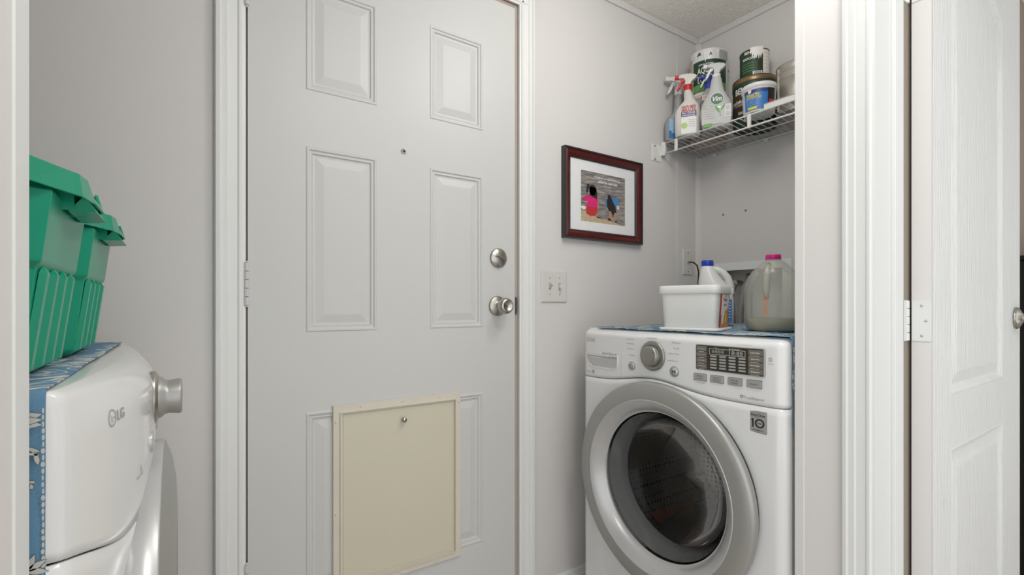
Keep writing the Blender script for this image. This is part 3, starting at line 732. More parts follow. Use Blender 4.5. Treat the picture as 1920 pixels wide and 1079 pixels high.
# photo: s in 0..1 across, t 0..1 from top
PWd, PHt = px1 - px0, pz1 - pz0
def pf(layer): return lambda s, t: (px0 + s * PWd, -.0062 - .00022 * layer, pz1 - t * PHt)
sand = [(0, .80), (.08, .79), (.2, .83), (.35, .85), (.45, .90), (.6, .92), (.75, .95), (.9, .985), (1, .99), (1, 1), (0, 1)]
for a, c in zip(sand[:8], sand[1:9]): blob('sand_print', pf(1), [a, c, (c[0], 1), (a[0], 1)], 'sand', p)
blob('foam_print', pf(1), ell(.06, .73, .055, .035, 10), 'cream', p)
blob('child_shirt', pf(2), [(.16, .47), (.24, .44), (.33, .46), (.37, .52), (.385, .64), (.36, .78), (.31, .86), (.20, .87), (.12, .83), (.12, .70), (.15, .58)], 'pink', p)
blob('child_arm', pf(3), [(.16, .47), (.06, .52), (.03, .57), (.10, .60), (.17, .56)], 'pink', p)
blob('child_arm', pf(3), [(.37, .55), (.39, .72), (.36, .75), (.355, .60)], 'skin', p)
blob('child_skirt', pf(3), [(.12, .70), (.37, .70), (.355, .79), (.31, .87), (.20, .88), (.12, .84)], 'redprint', p)
blob('child_hair', pf(4), ell(.255, .36, .075, .11, 16), 'hair', p)
blob('child_hair', pf(4), [(.18, .30), (.33, .30), (.36, .42), (.35, .53), (.28, .50), (.20, .47)], 'hair', p)
blob('child_hair', pf(4), [(.14, .25), (.19, .25), (.17, .34), (.14, .44), (.11, .40)], 'hair', p)
blob('shadow_print', pf(2), [(.33, .86), (.50, .905), (.36, .90)], 'hair', p)
blob('child_body', pf(2), [(.56, .52), (.64, .42), (.74, .48), (.78, .66), (.80, .76), (.72, .80), (.62, .72), (.58, .64)], 'hair', p)
blob('child_leg', pf(3), [(.62, .72), (.68, .74), (.685, .88), (.66, .90), (.62, .88)], 'skin', p)
blob('child_leg', pf(3), [(.74, .75), (.80, .74), (.79, .86), (.74, .93), (.71, .93), (.74, .84)], 'skin', p)
blob('child_shoe', pf(4), [(.58, .885), (.63, .87), (.70, .925), (.62, .92)], 'hair', p); blob('child_shoe', pf(4), [(.78, .90), (.83, .93), (.76, .935)], 'hair', p)
blob('child_towel', pf(4), [(.68, .46), (.76, .42), (.84, .48), (.86, .54), (.80, .61), (.74, .58)], 'sky', p)
blob('child_towel', pf(4), [(.53, .52), (.57, .50), (.575, .66), (.545, .64)], 'sky', p)
for i in range(3): blob('stripe_print', pf(5), [(.80 + i * .022, .60 + i * .004), (.812 + i * .022, .59), (.825 + i * .018, .66), (.812 + i * .018, .67)], 'white', p)
blob('child_head', pf(5), ell(.625, .45, .035, .055, 12), 'hair', p)
tf = plane_fn((px0 + .58 * PWd, -.0076, pz1), (1, 0, 0), (0, 0, 1))
text('Children are the hands by', .140, .010, 'white', p, at(tf, 0, -.018), bold=.0007); text('which we take hold', .105, .0095, 'white', p, at(tf, .002, -.032), bold=.0007); text('of heaven.', .045, .007, 'white', p, at(tf, .0, -.045))

# double switch plate
p = empty('light_switch', (1.0507, D, 1.0705), 'off-white double toggle switch plate between door casing and picture', 'switch')
w, h = .1175, .116
b = MB(); L = [(0, 0), (0, .003), (.003, .0055), (.006, .006)]
vs = []
for ins, d in L: vs += [(ins, -d, ins), (w - ins, -d, ins), (w - ins, -d, h - ins), (ins, -d, h - ins)]
b.add(vs, [(4 * k + a, 4 * k + (a + 1) % 4, 4 * k + 4 + (a + 1) % 4, 4 * k + 4 + a) for k in range(3) for a in range(4)] + [(12, 13, 14, 15)]).build('plate', 'plate', p)
for i, cx in enumerate((.0365, .081)):
    box('toggle_slot', (cx - .005, -.0063, h / 2 - .012), (cx + .005, -.0055, h / 2 + .012), 'greybtn', p)
    s = 1 if i == 0 else -1
    MB().prism([(-.005, h / 2 - .008 * s), (-.006, h / 2 + .008 * s), (-.019, h / 2 + .011 * s), (-.020, h / 2 + .005 * s)], cx - .0038, cx + .0038, 'yz').build('toggle', 'plate', p)
    for sz in (.0295, -.0295): MB().lathe([(0, -.0072), (.0022, -.0070), (.003, -.006)], (cx, 0, h / 2 + sz), 'y', 12).build('screw', 'greybtn', p)
# cable outlet plate
p = empty('cable_outlet', (1.843, D, 1.1960), 'off-white cable outlet plate with a dark lead, behind the bleach jug', 'outlet')
w, h = .072, .114; b = MB(); vs = []
for ins, d in L: vs += [(ins, -d, ins), (w - ins, -d, ins), (w - ins, -d, h - ins), (ins, -d, h - ins)]
b.add(vs, [(4 * k + a, 4 * k + (a + 1) % 4, 4 * k + 4 + (a + 1) % 4, 4 * k + 4 + a) for k in range(3) for a in range(4)] + [(12, 13, 14, 15)]).build('plate', 'plate', p)
for sz in (.0415, -.0415): MB().lathe([(0, -.0075), (.003, -.0072), (.0038, -.006)], (w / 2, 0, h / 2 + sz), 'y', 12).build('screw', 'nickeldark', p)
MB().cyl(.0055, -.016, -.006, (w / 2, 0, h / 2), 'y', 12).build('connector', 'nickel', p)
MB().tube([(w / 2, -.016, h / 2), (w / 2 + .006, -.028, h / 2 - .001), (w / 2 + .022, -.036, h / 2 - .016), (w / 2 + .030, -.038, h / 2 - .045), (w / 2 + .030, -.036, -.05), (w / 2 + .030, -.030, -.22)], .0032, 8).build('cable', 'blackplastic', p)
# wall anchors
for yy, zz, l in ((1.234, 1.4559, 'small screw anchor in the right wall, nearer the corner'), (1.1321, 1.4581, 'small screw anchor in the right wall, farther from the corner')):
    tag(MB().lathe([(0, -.004), (.003, -.0035), (.0045, 0)], (WX, yy, zz), 'x', 14).build('screw_anchor', 'nickeldark'), l, 'screw', 'wall anchors under the shelf')
# laundry outlet box
p = empty('outlet_box', (WX, 1.11, 1.10), 'recessed white washer outlet box with hoses in the right wall', 'outlet box')
b = MB(); y0b, y1b, z0b, z1b = -.140, .140, -.115, .136
b.box((-.004, -.165, z1b - .026), (.004, .160, z1b + .008)).box((-.004, -.165, z0b - .015), (.004, .160, z0b + .010)).box((-.004, .125, z0b + .0102), (.004, .160, z1b - .0262)).box((-.004, -.165, z0b + .0102), (.004, -.130, z1b - .0262)).build('flange', 'trim', p)
MB().box((.085, -.138, -.112), (.090, .138, .134)).box((.004, -.139, -.112), (.09, -.134, .134)).box((.004, .134, -.112), (.09, .139, .134)).box((.004, -.139, .128), (.09, .139, .134)).box((.004, -.139, -.114), (.09, .139, -.109)).build('recess', 'plate', p)
hp = []
for i in range(60):
    t = i / 59; hp.append((-.012 - .05 * math.sin(t * 3.14), .020 - .02 * t, .035 - .33 * t))
MB().tube([(.04, .03, .09), (.02, .024, .06)] + hp, [.012, .012] + [.0125 + .0022 * (i % 2) for i in range(60)], 14).build('drain_hose', 'hose', p)
MB().tube([(.05, .075, .06), (.01, .072, .055), (-.02, .066, .02), (-.03, .06, -.05), (-.02, .055, -.30)], .009, 10).build('supply_hose', 'hose', p)
MB().tube([(.05, -.02, .10), (.015, -.022, .09), (-.03, -.02, .03), (-.03, -.02, -.30)], .009, 10).build('supply_hose', 'rubber', p)
MB().cyl(.013, .0, .05, (0, .072, .056), 'x', 12).cyl(.013, .0, .05, (0, -.022, .092), 'x', 12).build('valve', 'nickel', p)

# ================================================================== WASHER / DRYER
AW, AH = .343, .983
def appliance(root, bulge, seam, topround, dryer):
    yb = .036
    def prof(x):
        t = min(1, abs(x) / AW)
        return bulge * (1 - t * t) ** .9
    def fz(z):
        """how far the face lies forward (0..1 of bulge) and roll back at the top edge"""
        k = (AH - z) / topround
        return 1 if k >= 1 else max(0, 1 - (1 - k) ** 2.2)
    def surf(x, z):
        f = fz(z); t = min(1, abs(x) / AW)
        side = 0
        e = AW - abs(x); rr = .026 if not dryer else .011
        if e < rr: side = rr - math.sqrt(max(0, rr * rr - (rr - e) ** 2))
        if dryer:
            g_ = max(0, 1 - (AH - z) / .010)
            return -prof(x) * (.42 + .58 * f) + side * .95 + .008 * g_ ** 2
        return -prof(x) * f + side * .95 + (1 - f) * .030
    xs = []
    for i in range(57):
        t = -1 + 2 * i / 56; xs.append(AW * math.copysign(1 - (1 - abs(t)) ** 1.35, t))
    def sheet(name, z0f, z1f, rows, m, hole=None, top=False):
        vs = []; fs = []
        for j in range(rows + 1):
            for x in xs:
                z = z0f(x) + (z1f(x) - z0f(x)) * (j / rows if not top else 1 - (1 - j / rows) ** 1.6)
                vs.append((x, surf(x, z), z))
        n = len(xs)
        for j in range(rows):
            for i in range(n - 1):
                q = (j * n + i, j * n + i + 1, (j + 1) * n + i + 1, (j + 1) * n + i)
                if hole:
                    cx = sum(vs[a][0] for a in q) / 4; cz = sum(vs[a][2] for a in q) / 4
                    if math.hypot(cx - hole[0], cz - hole[1]) < hole[2]: continue
                fs.append(q)
        # lips turning inwards at top and bottom edge
        for row, d in ((0, 1), (rows, 1)):
            o = len(vs)
            for i in range(n): x, y, z = vs[row * n + i]; vs.append((x, max(y + .004, yb) if (top and row == rows) else y + .012, z + (0 if row else .0)))
            for i in range(n - 1): fs.append((row * n + i, row * n + i + 1, o + i + 1, o + i))
        return MB().add(vs, fs, True).build(name, m, root)
    return surf, sheet
def cabinet(root, depth, y0=.026):
    b = MB()
    r = .012
    b.box((-AW, y0, .025), (-AW + .004, depth, AH - .008)); b.box((AW - .004, y0, .025), (AW, depth, AH - .008))
    b.box((-AW, depth - .004, .025), (AW, depth, AH - .008)); b.box((-AW, y0, .025), (AW, depth, .03))
    b.build('cabinet', 'enamel', root)
    b = MB(); b.box((-AW, y0 + .004, AH - .012), (AW, depth, AH - .0006), .004); b.build('top_panel', 'enamel', root)
    for sx in (-1, 1):
        for yy in (.08, depth - .08): MB().cyl(.022, 0, .027, (sx * (AW - .05), yy, 0)).build('foot', 'rubber', root)

# ---- washer
wr = empty('washing_machine', (1.150, .910, 0), 'white front-loading washing machine with grey round door and control panel', 'washing machine', R(-90))
def wseam(x): return .8185 + .026 * math.exp(-((x + .035) / .13) ** 2)
surf, sheet = appliance(wr, .010, wseam, .022, False)
cabinet(wr, .715)
HC = (-.0015, .5445)
sheet('lower_front', lambda x: .03, lambda x: wseam(x) - .0012, 44, 'enamel', (HC[0], HC[1], .262))
sheet('control_panel', lambda x: wseam(x) + .0012, lambda x: AH, 26, 'enamel', None, True)
def S2(e=.0008):
    return lambda x0, z0: (lambda a, c: (x0 + a, surf(x0 + a, z0 + c) - e, z0 + c))
sf, sf2 = S2(), S2(.0013)
# door
dr = empty('porthole_door', (HC[0], surf(0, .5), HC[1]), parent=wr)
MB().lathe([(.274, .002), (.286, .002), (.2875, -.003), (.284, -.012), (.270, -.012)], (0, 0, 0), 'y', 96).build('door_gap_shade', 'blackplastic', dr)  # black ring paints the shadow gap between door ring and front
MB().lathe([(.276, -.008), (.290, -.012), (.2965, -.020), (.2965, -.032), (.2940, -.0375), (.2890, -.0405), (.270, -.0435), (.2490, -.0455), (.2470, -.0450)], (0, 0, 0), 'y', 96).build('outer_ring', 'silver', dr)
MB().lathe([(.2470, -.0450), (.2460, -.0465), (.2440, -.0455), (.2250, -.030), (.2170, -.020), (.2130, -.010), (.208, -.008)], (0, 0, 0), 'y', 96).build('inner_ring', 'silverlight', dr)
MB().lathe([(.212, -.010), (.210, .000), (.199, .035), (.190, .060), (.186, .072), (.183, .060), (.193, .034), (.204, .000)], (0, 0, 0), 'y', 96).build('glass_bowl', 'glassrim', dr)
MB().lathe([(.189, .058), (.180, .075), (.150, .094), (.110, .108), (.060, .116), (0, .119)], (0, 0, 0), 'y', 96).build('glass_pane', 'glass', dr)
MB().lathe([(.1865, .0565), (.1880, .0578), (.1865, .0592), (.1850, .0578)], (0, 0, 0), 'y', 96).build('glass_edge', 'silverlight', dr)
# gasket, drum
MB().lathe([(.258, .018), (.240, .030), (.215, .045), (.206, .060), (.214, .075), (.222, .085)], (HC[0], 0, HC[1]), 'y', 72).build('rubber_bellows', 'rubber', wr)
dm = empty('drum', (HC[0], .10, HC[1]), parent=wr)
MB().lathe([(.222, -.012), (.240, .0), (.250, .02), (.250, .36), (.235, .40), (.10, .42), (0, .42)], (0, 0, 0), 'y', 72).build('drum_shell', 'drum', dm)
for a in (8, 128, 248):
    t = R(a); b = MB().prism([(-.045, 0), (-.026, -.055), (-.010, -.085), (.010, -.085), (.026, -.055), (.045, 0)], .03, .34, 'xz', .004).build('drum_lifter', 'blackplastic', dm)
    b.location = (.248 * math.cos(t), 0, .248 * math.sin(t)); b.rotation_euler = (0, -t + R(90) + 0, 0)
b = MB(); n = 0
vs = []; fs = []; NX, NY = 20, 16
for j in range(NY + 1):
    for i in range(NX + 1):
        u = -1 + 2 * i / NX; v = j / NY
        r0 = .240 - .035 * (1 - u * u) * (.6 + .4 * math.sin(5 * u + 7 * v)) * math.sin(math.pi * min(1, v * 1.05 + .02)) - .004
        a = R(-95 + 38 * u); vs.append((r0 * math.cos(a), .04 + .22 * v, r0 * math.sin(a)))
fs = [(j * (NX + 1) + i, j * (NX + 1) + i + 1, (j + 1) * (NX + 1) + i + 1, (j + 1) * (NX + 1) + i) for j in range(NY) for i in range(NX)]
tg = empty('wet_laundry', (1.150, .910, 0), 'crumpled dark red laundry lying in the washer drum', 'laundry', R(-90))
ld = MB().add([(x + HC[0], y + .10, z + HC[1]) for x, y, z in vs], fs, True).build('garment', 'shirt', tg)
# detergent drawer
dd = empty('detergent_drawer', (0, 0, 0), parent=wr)
def ring_poly(parent, name, pts, w, m, e, raise_=.0015):
    """thin raised outline following pts on the panel surface"""
    cx = sum(p[0] for p in pts) / len(pts); cz = sum(p[1] for p in pts) / len(pts); n = len(pts)
    def off(k): return [(cx + (x - cx) * k, cz + (z - cz) * k) for x, z in pts]
    W0 = max(abs(x - cx) for x, z in pts); k = 1 - w / W0; vs = []
    for q, dd_ in ((off(1), e), (off(1 - .25 * w / W0), e + raise_), (off(1 - .75 * w / W0), e + raise_), (off(k), e)):
        vs += [(x, surf(x, z) - dd_, z) for x, z in q]
    fs = [(a * n + i, a * n + (i + 1) % n, (a + 1) * n + (i + 1) % n, (a + 1) * n + i) for a in range(3) for i in range(n)]
    return MB().add(vs, fs, True).build(name, m, parent)
hp = [(-.3245, .8955), (-.172, .8955), (-.1735, .872), (-.180, .861), (-.190, .858), (-.285, .858), (-.305, .866), (-.318, .880)]
fn0 = lambda e: (lambda a, c: (a, surf(a, c) - e, c))
blob('drawer_grip', fn0(.0006), hp, 'drawergrey', dd)
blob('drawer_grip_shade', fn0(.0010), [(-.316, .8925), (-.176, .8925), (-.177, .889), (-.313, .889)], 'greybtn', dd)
ring_poly(dd, 'grip_rim', [(-.328, .899), (-.1685, .899), (-.170, .870), (-.178, .856), (-.190, .8535), (-.287, .8535), (-.309, .863), (-.323, .879)], .006, 'enamel', .0002, .0016)
blob('drawer_seam', fn0(.0005), [(-.1575, .965), (-.1567, .965), (-.1567, wseam(-.157) + .001), (-.1575, wseam(-.157) + .001)], 'inklight', dd)
text('Direct Drive', .052, .0085, 'inklight', dd, sf(-.215, .9035), bold=.0003)
blob('drawer_mark', fn0(.001), [(-.1800, .9075), (-.176, .901), (-.184, .901)], 'inklight', dd)
text('6Motion', .022, .005, 'inklight', dd, sf(-.308, .836)); text('G', .010, .010, 'ink', dd, sf(-.286, .838), bold=.0005)
def lg(parent, S, x, z, s, m='inklight'):
    c = S(x, z); blob_pts = ell(0, 0, s, s, 28); inn = ell(0, 0, s * .84, s * .84, 28)
    vs = [c(*q) for q in blob_pts] + [c(*q) for q in inn]
    MB().add(vs, [(i, (i + 1) % 28, 28 + (i + 1) % 28, 28 + i) for i in range(28)]).build('emblem', m, parent)
    L = [(-.30, .55), (-.12, .55), (-.12, -.38), (.35, -.38), (.35, -.55), (-.30, -.55)]
    blob('emblem', c, [(a * s * .6 - .1 * s, b_ * s * .8) for a, b_ in L[:3] + L[3:]], m, parent)
    blob('emblem', c, [(a * s, b_ * s) for a, b_ in ((.15, .05), (.82, .05), (.82, -.08), (.15, -.08))], m, parent)
    text('LG', s * 2.1, s * 1.25, m, parent, S(x + s * 2.45, z), bold=s * .07)
lg(wr, sf, -.3080, .9445, .0085)
# dial
dl = empty('selector_dial', (-.0305, surf(-.03, .9125), .9125), parent=wr)
MB().lathe([(.0435, 0), (.0435, -.005), (.0405, -.0075), (.0310, -.0085), (.0300, -.0075)], (0, 0, 0), 'y', 64).build('dial_ring', 'dial', dl)
MB().lathe([(.0305, -.004), (.0295, -.020), (.0270, -.0235), (.0200, -.0245), (0, -.0250)], (0, 0, 0), 'y', 64).build('dial_knob', 'dial', dl)
MB().box((.017, -.0262, .012), (.023, -.0240, .0135)).build('dial_mark', 'ink', dl)
for cx, cz, r, g_ in ((-.111, .8750, .0130, 'power'), (.0445, .8750, .0150, 'play')):
    k = empty(g_ + '_button', (cx, surf(cx, cz), cz), parent=wr)
    MB().lathe([(r, 0), (r, -.0018), (r * .88, -.0026), (r * .80, -.0010)], (0, 0, 0), 'y', 32).build('bezel', 'greybtn', k)
    MB().lathe([(r * .82, -.0005), (r * .78, -.0034), (0, -.0038)], (0, 0, 0), 'y', 32).build('button_cap', 'silverlight', k)
    if g_ == 'power': MB().lathe([(r * .30, -.0040), (r * .42, -.0040)], (0, 0, 0), 'y', 20).box((-.0004, -.0042, .002), (.0004, -.0039, .006)).build('symbol', 'ink', k)
    else:
        MB().prism([(-.006, -.004), (-.006, .004), (-.001, 0)], -.0042, -.0038, 'xz').box((.001, -.0042, -.004), (.0025, -.0038, .004)).box((.004, -.0042, -.004), (.0055, -.0038, .004)).build('symbol', 'black', k)
# cycle names
for s_, x_, z_, w_ in (('Cotton/Normal', -.035, .9640, .037), ('Heavy Duty', -.1190, .9560, .030), ('Bulky/Large', -.117, .9425, .031), ('Allergiene', -.1165, .9265, .029), ('Tub Clean', -.111, .9075, .022),
                       ('Delicates', .051, .9560, .027), ('Towels', .050, .9405, .020), ('Speed Wash', .043, .9240, .034), ('Download Cycle', .039, .9040, .036)):
    text(s_, w_, .0042, 'inklight', wr, sf(x_, z_), bold=.0002)
# display
dp = empty('display_panel', (0, 0, 0), parent=wr)
def rrect(x0, x1, z0, z1, r, n=5):
    out = []
    for cx, cz, a in ((x1 - r, z1 - r, 0), (x0 + r, z1 - r, 90), (x0 + r, z0 + r, 180), (x1 - r, z0 + r, 270)):
        for i in range(n): t = R(a + 90 * i / (n - 1)); out.append((cx + r * math.cos(t), cz + r * math.sin(t)))
    return out
def pad(parent, name, x0, x1, z0, z1, m, e0, e1, r=.002, y=None):
    pts = rrect(x0, x1, z0, z1, r); cx, cz = (x0 + x1) / 2, (z0 + z1) / 2; n = len(pts)
    y = surf(cx, cz) if y is None else y
    vs = [(x, y - e0, z) for x, z in pts] + [(x, y - e1 + .0005, z) for x, z in pts] + [(cx + (x - cx) * (1 - .0008 / (x1 - x0) * 2), y - e1, cz + (z - cz) * (1 - .0008 / (z1 - z0) * 2)) for x, z in pts]
    fs = [(a * n + i, a * n + (i + 1) % n, (a + 1) * n + (i + 1) % n, (a + 1) * n + i) for a in range(2) for i in range(n)] + [tuple(2 * n + i for i in range(n))]
    return MB().add(vs, fs).build(name, m, parent)
dx0, dx1, dz0, dz1 = .1135, .2950, .8910, .9550
Ly = surf(.2, .92)
pad(dp, 'display_surround', dx0 - .0015, dx1 + .0015, dz0 - .0015, dz1 + .0015, 'silver', -.003, .0032, .004, Ly)
pad(dp, 'display_glass', dx0, dx1, dz0, dz1, 'display', 0, .0038, .003, Ly)
for i in range(4):
    z = dz1 - .0025 - i * .0152
    pad(dp, 'side_button', dx0 + .002, dx0 + .031, z - .0135, z, 'displaybtn', 0, .0046, .001, Ly)
    pad(dp, 'side_button', dx1 - .037, dx1 - .002, z - .0135, z, 'displaybtn', 0, .0046, .001, Ly)
    pl = plane_fn((0, Ly - .0050, 0), (1, 0, 0), (0, 0, 1)); pr = plane_fn((0, Ly - .0050, 0), (1, 0, 0), (0, 0, 1))
    text(['PreWash', 'Rinse+Spin', 'TurboWash', 'Allergiene'][i], .019, .0028, 'cream', dp, at(pl, dx0 + .0165, z - .007)); text(['Cold Wash', 'Water Plus', 'Extra Rinse', 'Steam'][i], .022, .003, 'white', dp, at(pr, dx1 - .0195, z - .007), bold=.0002)
    blob('divider', pl, [(dx0 + .008, z - .0143), (dx0 + .025, z - .0143), (dx0 + .025, z - .0149), (dx0 + .008, z - .0149)], 'cream', dp); blob('divider', pr, [(dx1 - .032, z - .0143), (dx1 - .009, z - .0143), (dx1 - .009, z - .0149), (dx1 - .032, z - .0149)], 'cream', dp)
gx0, gx1 = dx0 + .040, dx1 - .044
pc = lambda e: plane_fn((0, Ly - e, 0), (1, 0, 0), (0, 0, 1))
zz0, zz1 = .9330, .9480
for q in ([(gx0, zz1), (gx1, zz1), (gx1, zz1 - .0008), (gx0, zz1 - .0008)], [(gx0, zz0), (gx1, zz0), (gx1, zz0 + .0008), (gx0, zz0 + .0008)], [(gx0, zz0), (gx0 + .0008, zz0), (gx0 + .0008, zz1), (gx0, zz1)], [(gx1, zz0), (gx1 - .0008, zz0), (gx1 - .0008, zz1), (gx1, zz1)]):
    blob('display_outline', pc(.0050), q, 'cream', dp)
text('18:88', .036, .0105, 'cell', dp, at(pc(.0050), gx1 - .024, .9405), bold=.0004); text('8888', .034, .008, 'cell', dp, at(pc(.0050), gx0 + .024, .9410))
text('Wash', .010, .002, 'cream', dp, at(pc(.0050), gx0 + .020, .9500)); text('Est. Time Remaining', .030, .0022, 'cream', dp, at(pc(.0050), gx1 - .028, .9500), bold=.0002)
for i in range(4):
    for j in range(5):
        cx = gx0 + .0115 + i * (gx1 - gx0 - .020) / 3; cz = .9285 - j * .0075
        blob('indicator', pc(.0048), rrect(cx - .0095, cx + .0095, cz - .0022, cz + .0022, .0018), 'cell', dp)
for i in range(4):
    a0 = .1066 + i * .0482
    k = empty('option_button', (0, 0, 0), parent=wr)
    pad(k, 'button_surround', a0 - .0012, a0 + .0375, .8595, .8795, 'ink', 0, .0008, .002)
    pad(k, 'button_cap', a0, a0 + .0363, .8605, .8783, 'greybtn', 0, .0032, .002)
    pl = plane_fn((a0 + .018, surf(a0 + .018, .87) - .0038, 0), (1, 0, 0), (0, 0, 1))
    t = [('Wash', 'Temp.'), ('Spin', 'Speed'), ('Soil', 'Level'), ('Signal',)][i]
    for q, s_ in enumerate(t): text(s_, .018, .0042, 'ink', k, at(pl, 0, .8694 + (.0033 if len(t) > 1 else 0) - q * .0066), bold=.0002)
text('All Cold Rinse', .026, .003, 'inklight', wr, sf(.126, .8545)); text('Smart Diagnosis', .036, .0026, 'inklight', wr, sf(.246, .9620))
ring_poly(wr, 'lock_symbol', rrect(.3035, .3115, .9275, .9370, .002), .0018, 'inklight', .0006, .0003); text('lock', .013, .003, 'inklight', wr, sf(.309, .9215))
text('TrueBalance', .050, .0075, 'inklight', wr, sf(.2680, .8345), bold=.0002)
ring_poly(wr, 'balance_symbol', ell(.2385, .8355, .0042, .0042, 16), .0018, 'ink', .0006, .0003)
# warranty sticker
st = empty('warranty_sticker', (0, 0, 0), parent=wr)
pad(st, 'sticker', .2575, .2995, .7535, .8055, 'ink', 0, .0006, .001); pad(st, 'sticker_face', .2583, .2987, .7545, .8047, 'greybtn', 0, .0009, .001)
ps = plane_fn((.2785, surf(.2785, .78) - .0015, .78), (1, 0, 0), (0, 0, 1))
text('LG INVERTER', .018, .002, 'ink', st, at(ps, 0, .0215)); text('Direct Drive', .034, .0060, 'black', st, at(ps, 0, .0160), bold=.0003); text('MOTOR', .016, .002, 'ink', st, at(ps, 0, .0105))
blob('sticker_numeral', ps, [(-.0135, .0070), (-.0105, .0070), (-.0105, -.0140), (-.0140, -.0140), (-.0140, .0025), (-.0160, .0015), (-.0160, .0040)], 'black', st)
vs = [ps(x, z) for x, z in ell(.0045, -.0035, .0115, .0110, 28)] + [ps(x, z) for x, z in ell(.0045, -.0035, .0078, .0075, 28)]
MB().add(vs, [(i, (i + 1) % 28, 28 + (i + 1) % 28, 28 + i) for i in range(28)]).build('sticker_numeral', 'black', st)
text('YEAR', .011, .003, 'black', st, at(ps, .0045, -.0035), bold=.0002); text('WARRANTY', .028, .0030, 'black', st, at(ps, 0, -.0205), bold=.0001)
# lower corner line of the filter lid
box('pump_cover', (.20, surf(.25, .10) - .003, .06), (.31, surf(.25, .10) + .002, .16), 'enamel', wr, .002)
box('side_latch_gap', (AW - .0005, .0275, .948), (AW + .0008, .044, .9505), 'black', wr)

# cloth on the washer
cw = empty('cloth_cover', (1.45, .88, AH), 'blue floral cloth over the top and right side of the washing machine', 'cloth', 0, 'floral appliance covers')
def cloth_top(x0, x1, y1, side, zlow, parent, name, m, skew=0, wav=.003, m2=None):
    """cloth on z=0 plane (top), folding down over the edge y=side to zlow"""
    vs = []; rowsN = 24; path = []
    for k in range(15): path.append((y1 + (side - y1) * k / 14, .0016))
    for k in range(1, 5): a = R(22.5 * k); path.append((side - .006 * math.sin(a), .0016 - .006 * (1 - math.cos(a))))
    for k in range(1, 22): path.append((side - .0062, -.0045 + (zlow + .0045) * k / 21))
    nx = 26
    for q, (y, z) in enumerate(path):
        for i in range(nx + 1):
            u = i / nx; x = x0 + (x1 - x0) * u
            hang = max(0, -z)
            xx = x + (skew * (1 - u) * (y - side) if q < 15 else 0)
            dz = .0010 * (math.sin(17 * u + 3 * q * .35) + 1) if q < 15 else 0
            dy = -wav * (hang > .01) * (1 + math.sin(14 * u + 5 * hang * 10)) * min(1, hang * 10)
            vs.append((xx, y + dy, z + dz))
    n = nx + 1; fs = [(j * n + i, j * n + i + 1, (j + 1) * n + i + 1, (j + 1) * n + i) for j in range(len(path) - 1) for i in range(nx)]
    o = MB().add(vs, fs, True).build(name, m, parent)
    if m2:
        o.data.materials.append(M[m2])
        for p_ in o.data.polygons:
            if p_.center.z < -.002: p_.material_index = 1
    md = o.modifiers.new('thick', 'SOLIDIFY'); md.thickness = .0016; md.offset = 1
    return o, vs, n
cloth_top(-.284, .40, .318, -.3115, -.205, cw, 'cloth_sheet', 'cloth', 0)

# ---- dryer
dy = empty('clothes_dryer', (-.0895, .928, 0), 'white front-loading dryer with bulging control panel and silver knob, seen side-on at left', 'dryer', R(90))
def dseam(x):
    # nearer edge low, arch in the middle
    t = x / AW
    return .845 - .052 * math.exp(-((abs(t) - .55) / .40) ** 2) + .012 * math.exp(-(t / .25) ** 2)
surf, sheet = appliance(dy, .058, dseam, .050, True)
cabinet(dy, .72, .0085)
sheet('lower_front', lambda x: .03, lambda x: dseam(x) - .0012, 40, 'enamel')
sheet('control_panel', lambda x: dseam(x) + .0012, lambda x: AH, 26, 'enamel', None, True)
sf = S2()
k = empty('selector_dial', (0, surf(0, .918) + .003, .918), parent=dy)
MB().lathe([(.0400, .004), (.0410, -.002), (.0360, -.006), (.0340, -.007), (.0325, -.0065)], (0, 0, 0), 'y', 64).build('dial_ring', 'nickel', k)
MB().lathe([(.0325, -.005), (.0310, -.011), (.0265, -.015), (.0255, -.020), (.0275, -.033), (.0265, -.036), (.0240, -.037), (0, -.0375)], (0, 0, 0), 'y', 64).build('dial_knob', 'silver', k)
MB().lathe([(0, -.0290), (.003, -.0285), (.004, -.0270)], (-.012, 0, .0), 'y', 12).build('dial_dot', 'silverlight', k)
for cx in (-.075, .075):
    k = empty('start_button', (cx, surf(cx, .868), .868), parent=dy)
    MB().lathe([(.0140, .001), (.0140, -.0018), (.0120, -.0026), (0, -.0034)], (0, 0, 0), 'y', 32).build('button_cap', 'silverlight', k)
k = empty('door', (0, -.052, .546), parent=dy)
MB().lathe([(.280, .030), (.300, .030), (.3005, -.0150), (.2985, -.0165)], (0, 0, 0), 'y', 96).build('outer_ring', 'silverlight', k)
MB().lathe([(.2985, -.0165), (.2960, -.0180), (.270, -.0265), (.235, -.0320), (.200, -.0335), (.196, -.0320), (.19, -.02)], (0, 0, 0), 'y', 96).build('door_face', 'silver', k)
MB().lathe([(.19, -.022), (.12, -.027), (0, -.0290)], (0, 0, 0), 'y', 72).build('door_window', 'blackplastic', k)
lg(dy, sf, -.2520, .9385, .0095)
for s_, x_, z_, w_, h_ in (('Sensor Dry', -.155, .845, .030, .005), ('6', -.150, .853, .006, .008)): text(s_, w_, h_, 'inklight', dy, sf(x_, z_), bold=.0002)
for s_, x_, z_, w_ in (('Cotton', -.085, .940, .018), ('Normal', -.088, .927, .018), ('Delicates', -.088, .914, .020), ('Towels', -.086, .901, .016)): text(s_, w_, .0035, 'inklight', dy, sf(x_, z_))
box('filter_lid_line', (-AW - .0008, .0275, .925), (-AW + .0006, .040, .9275), 'ink', dy)

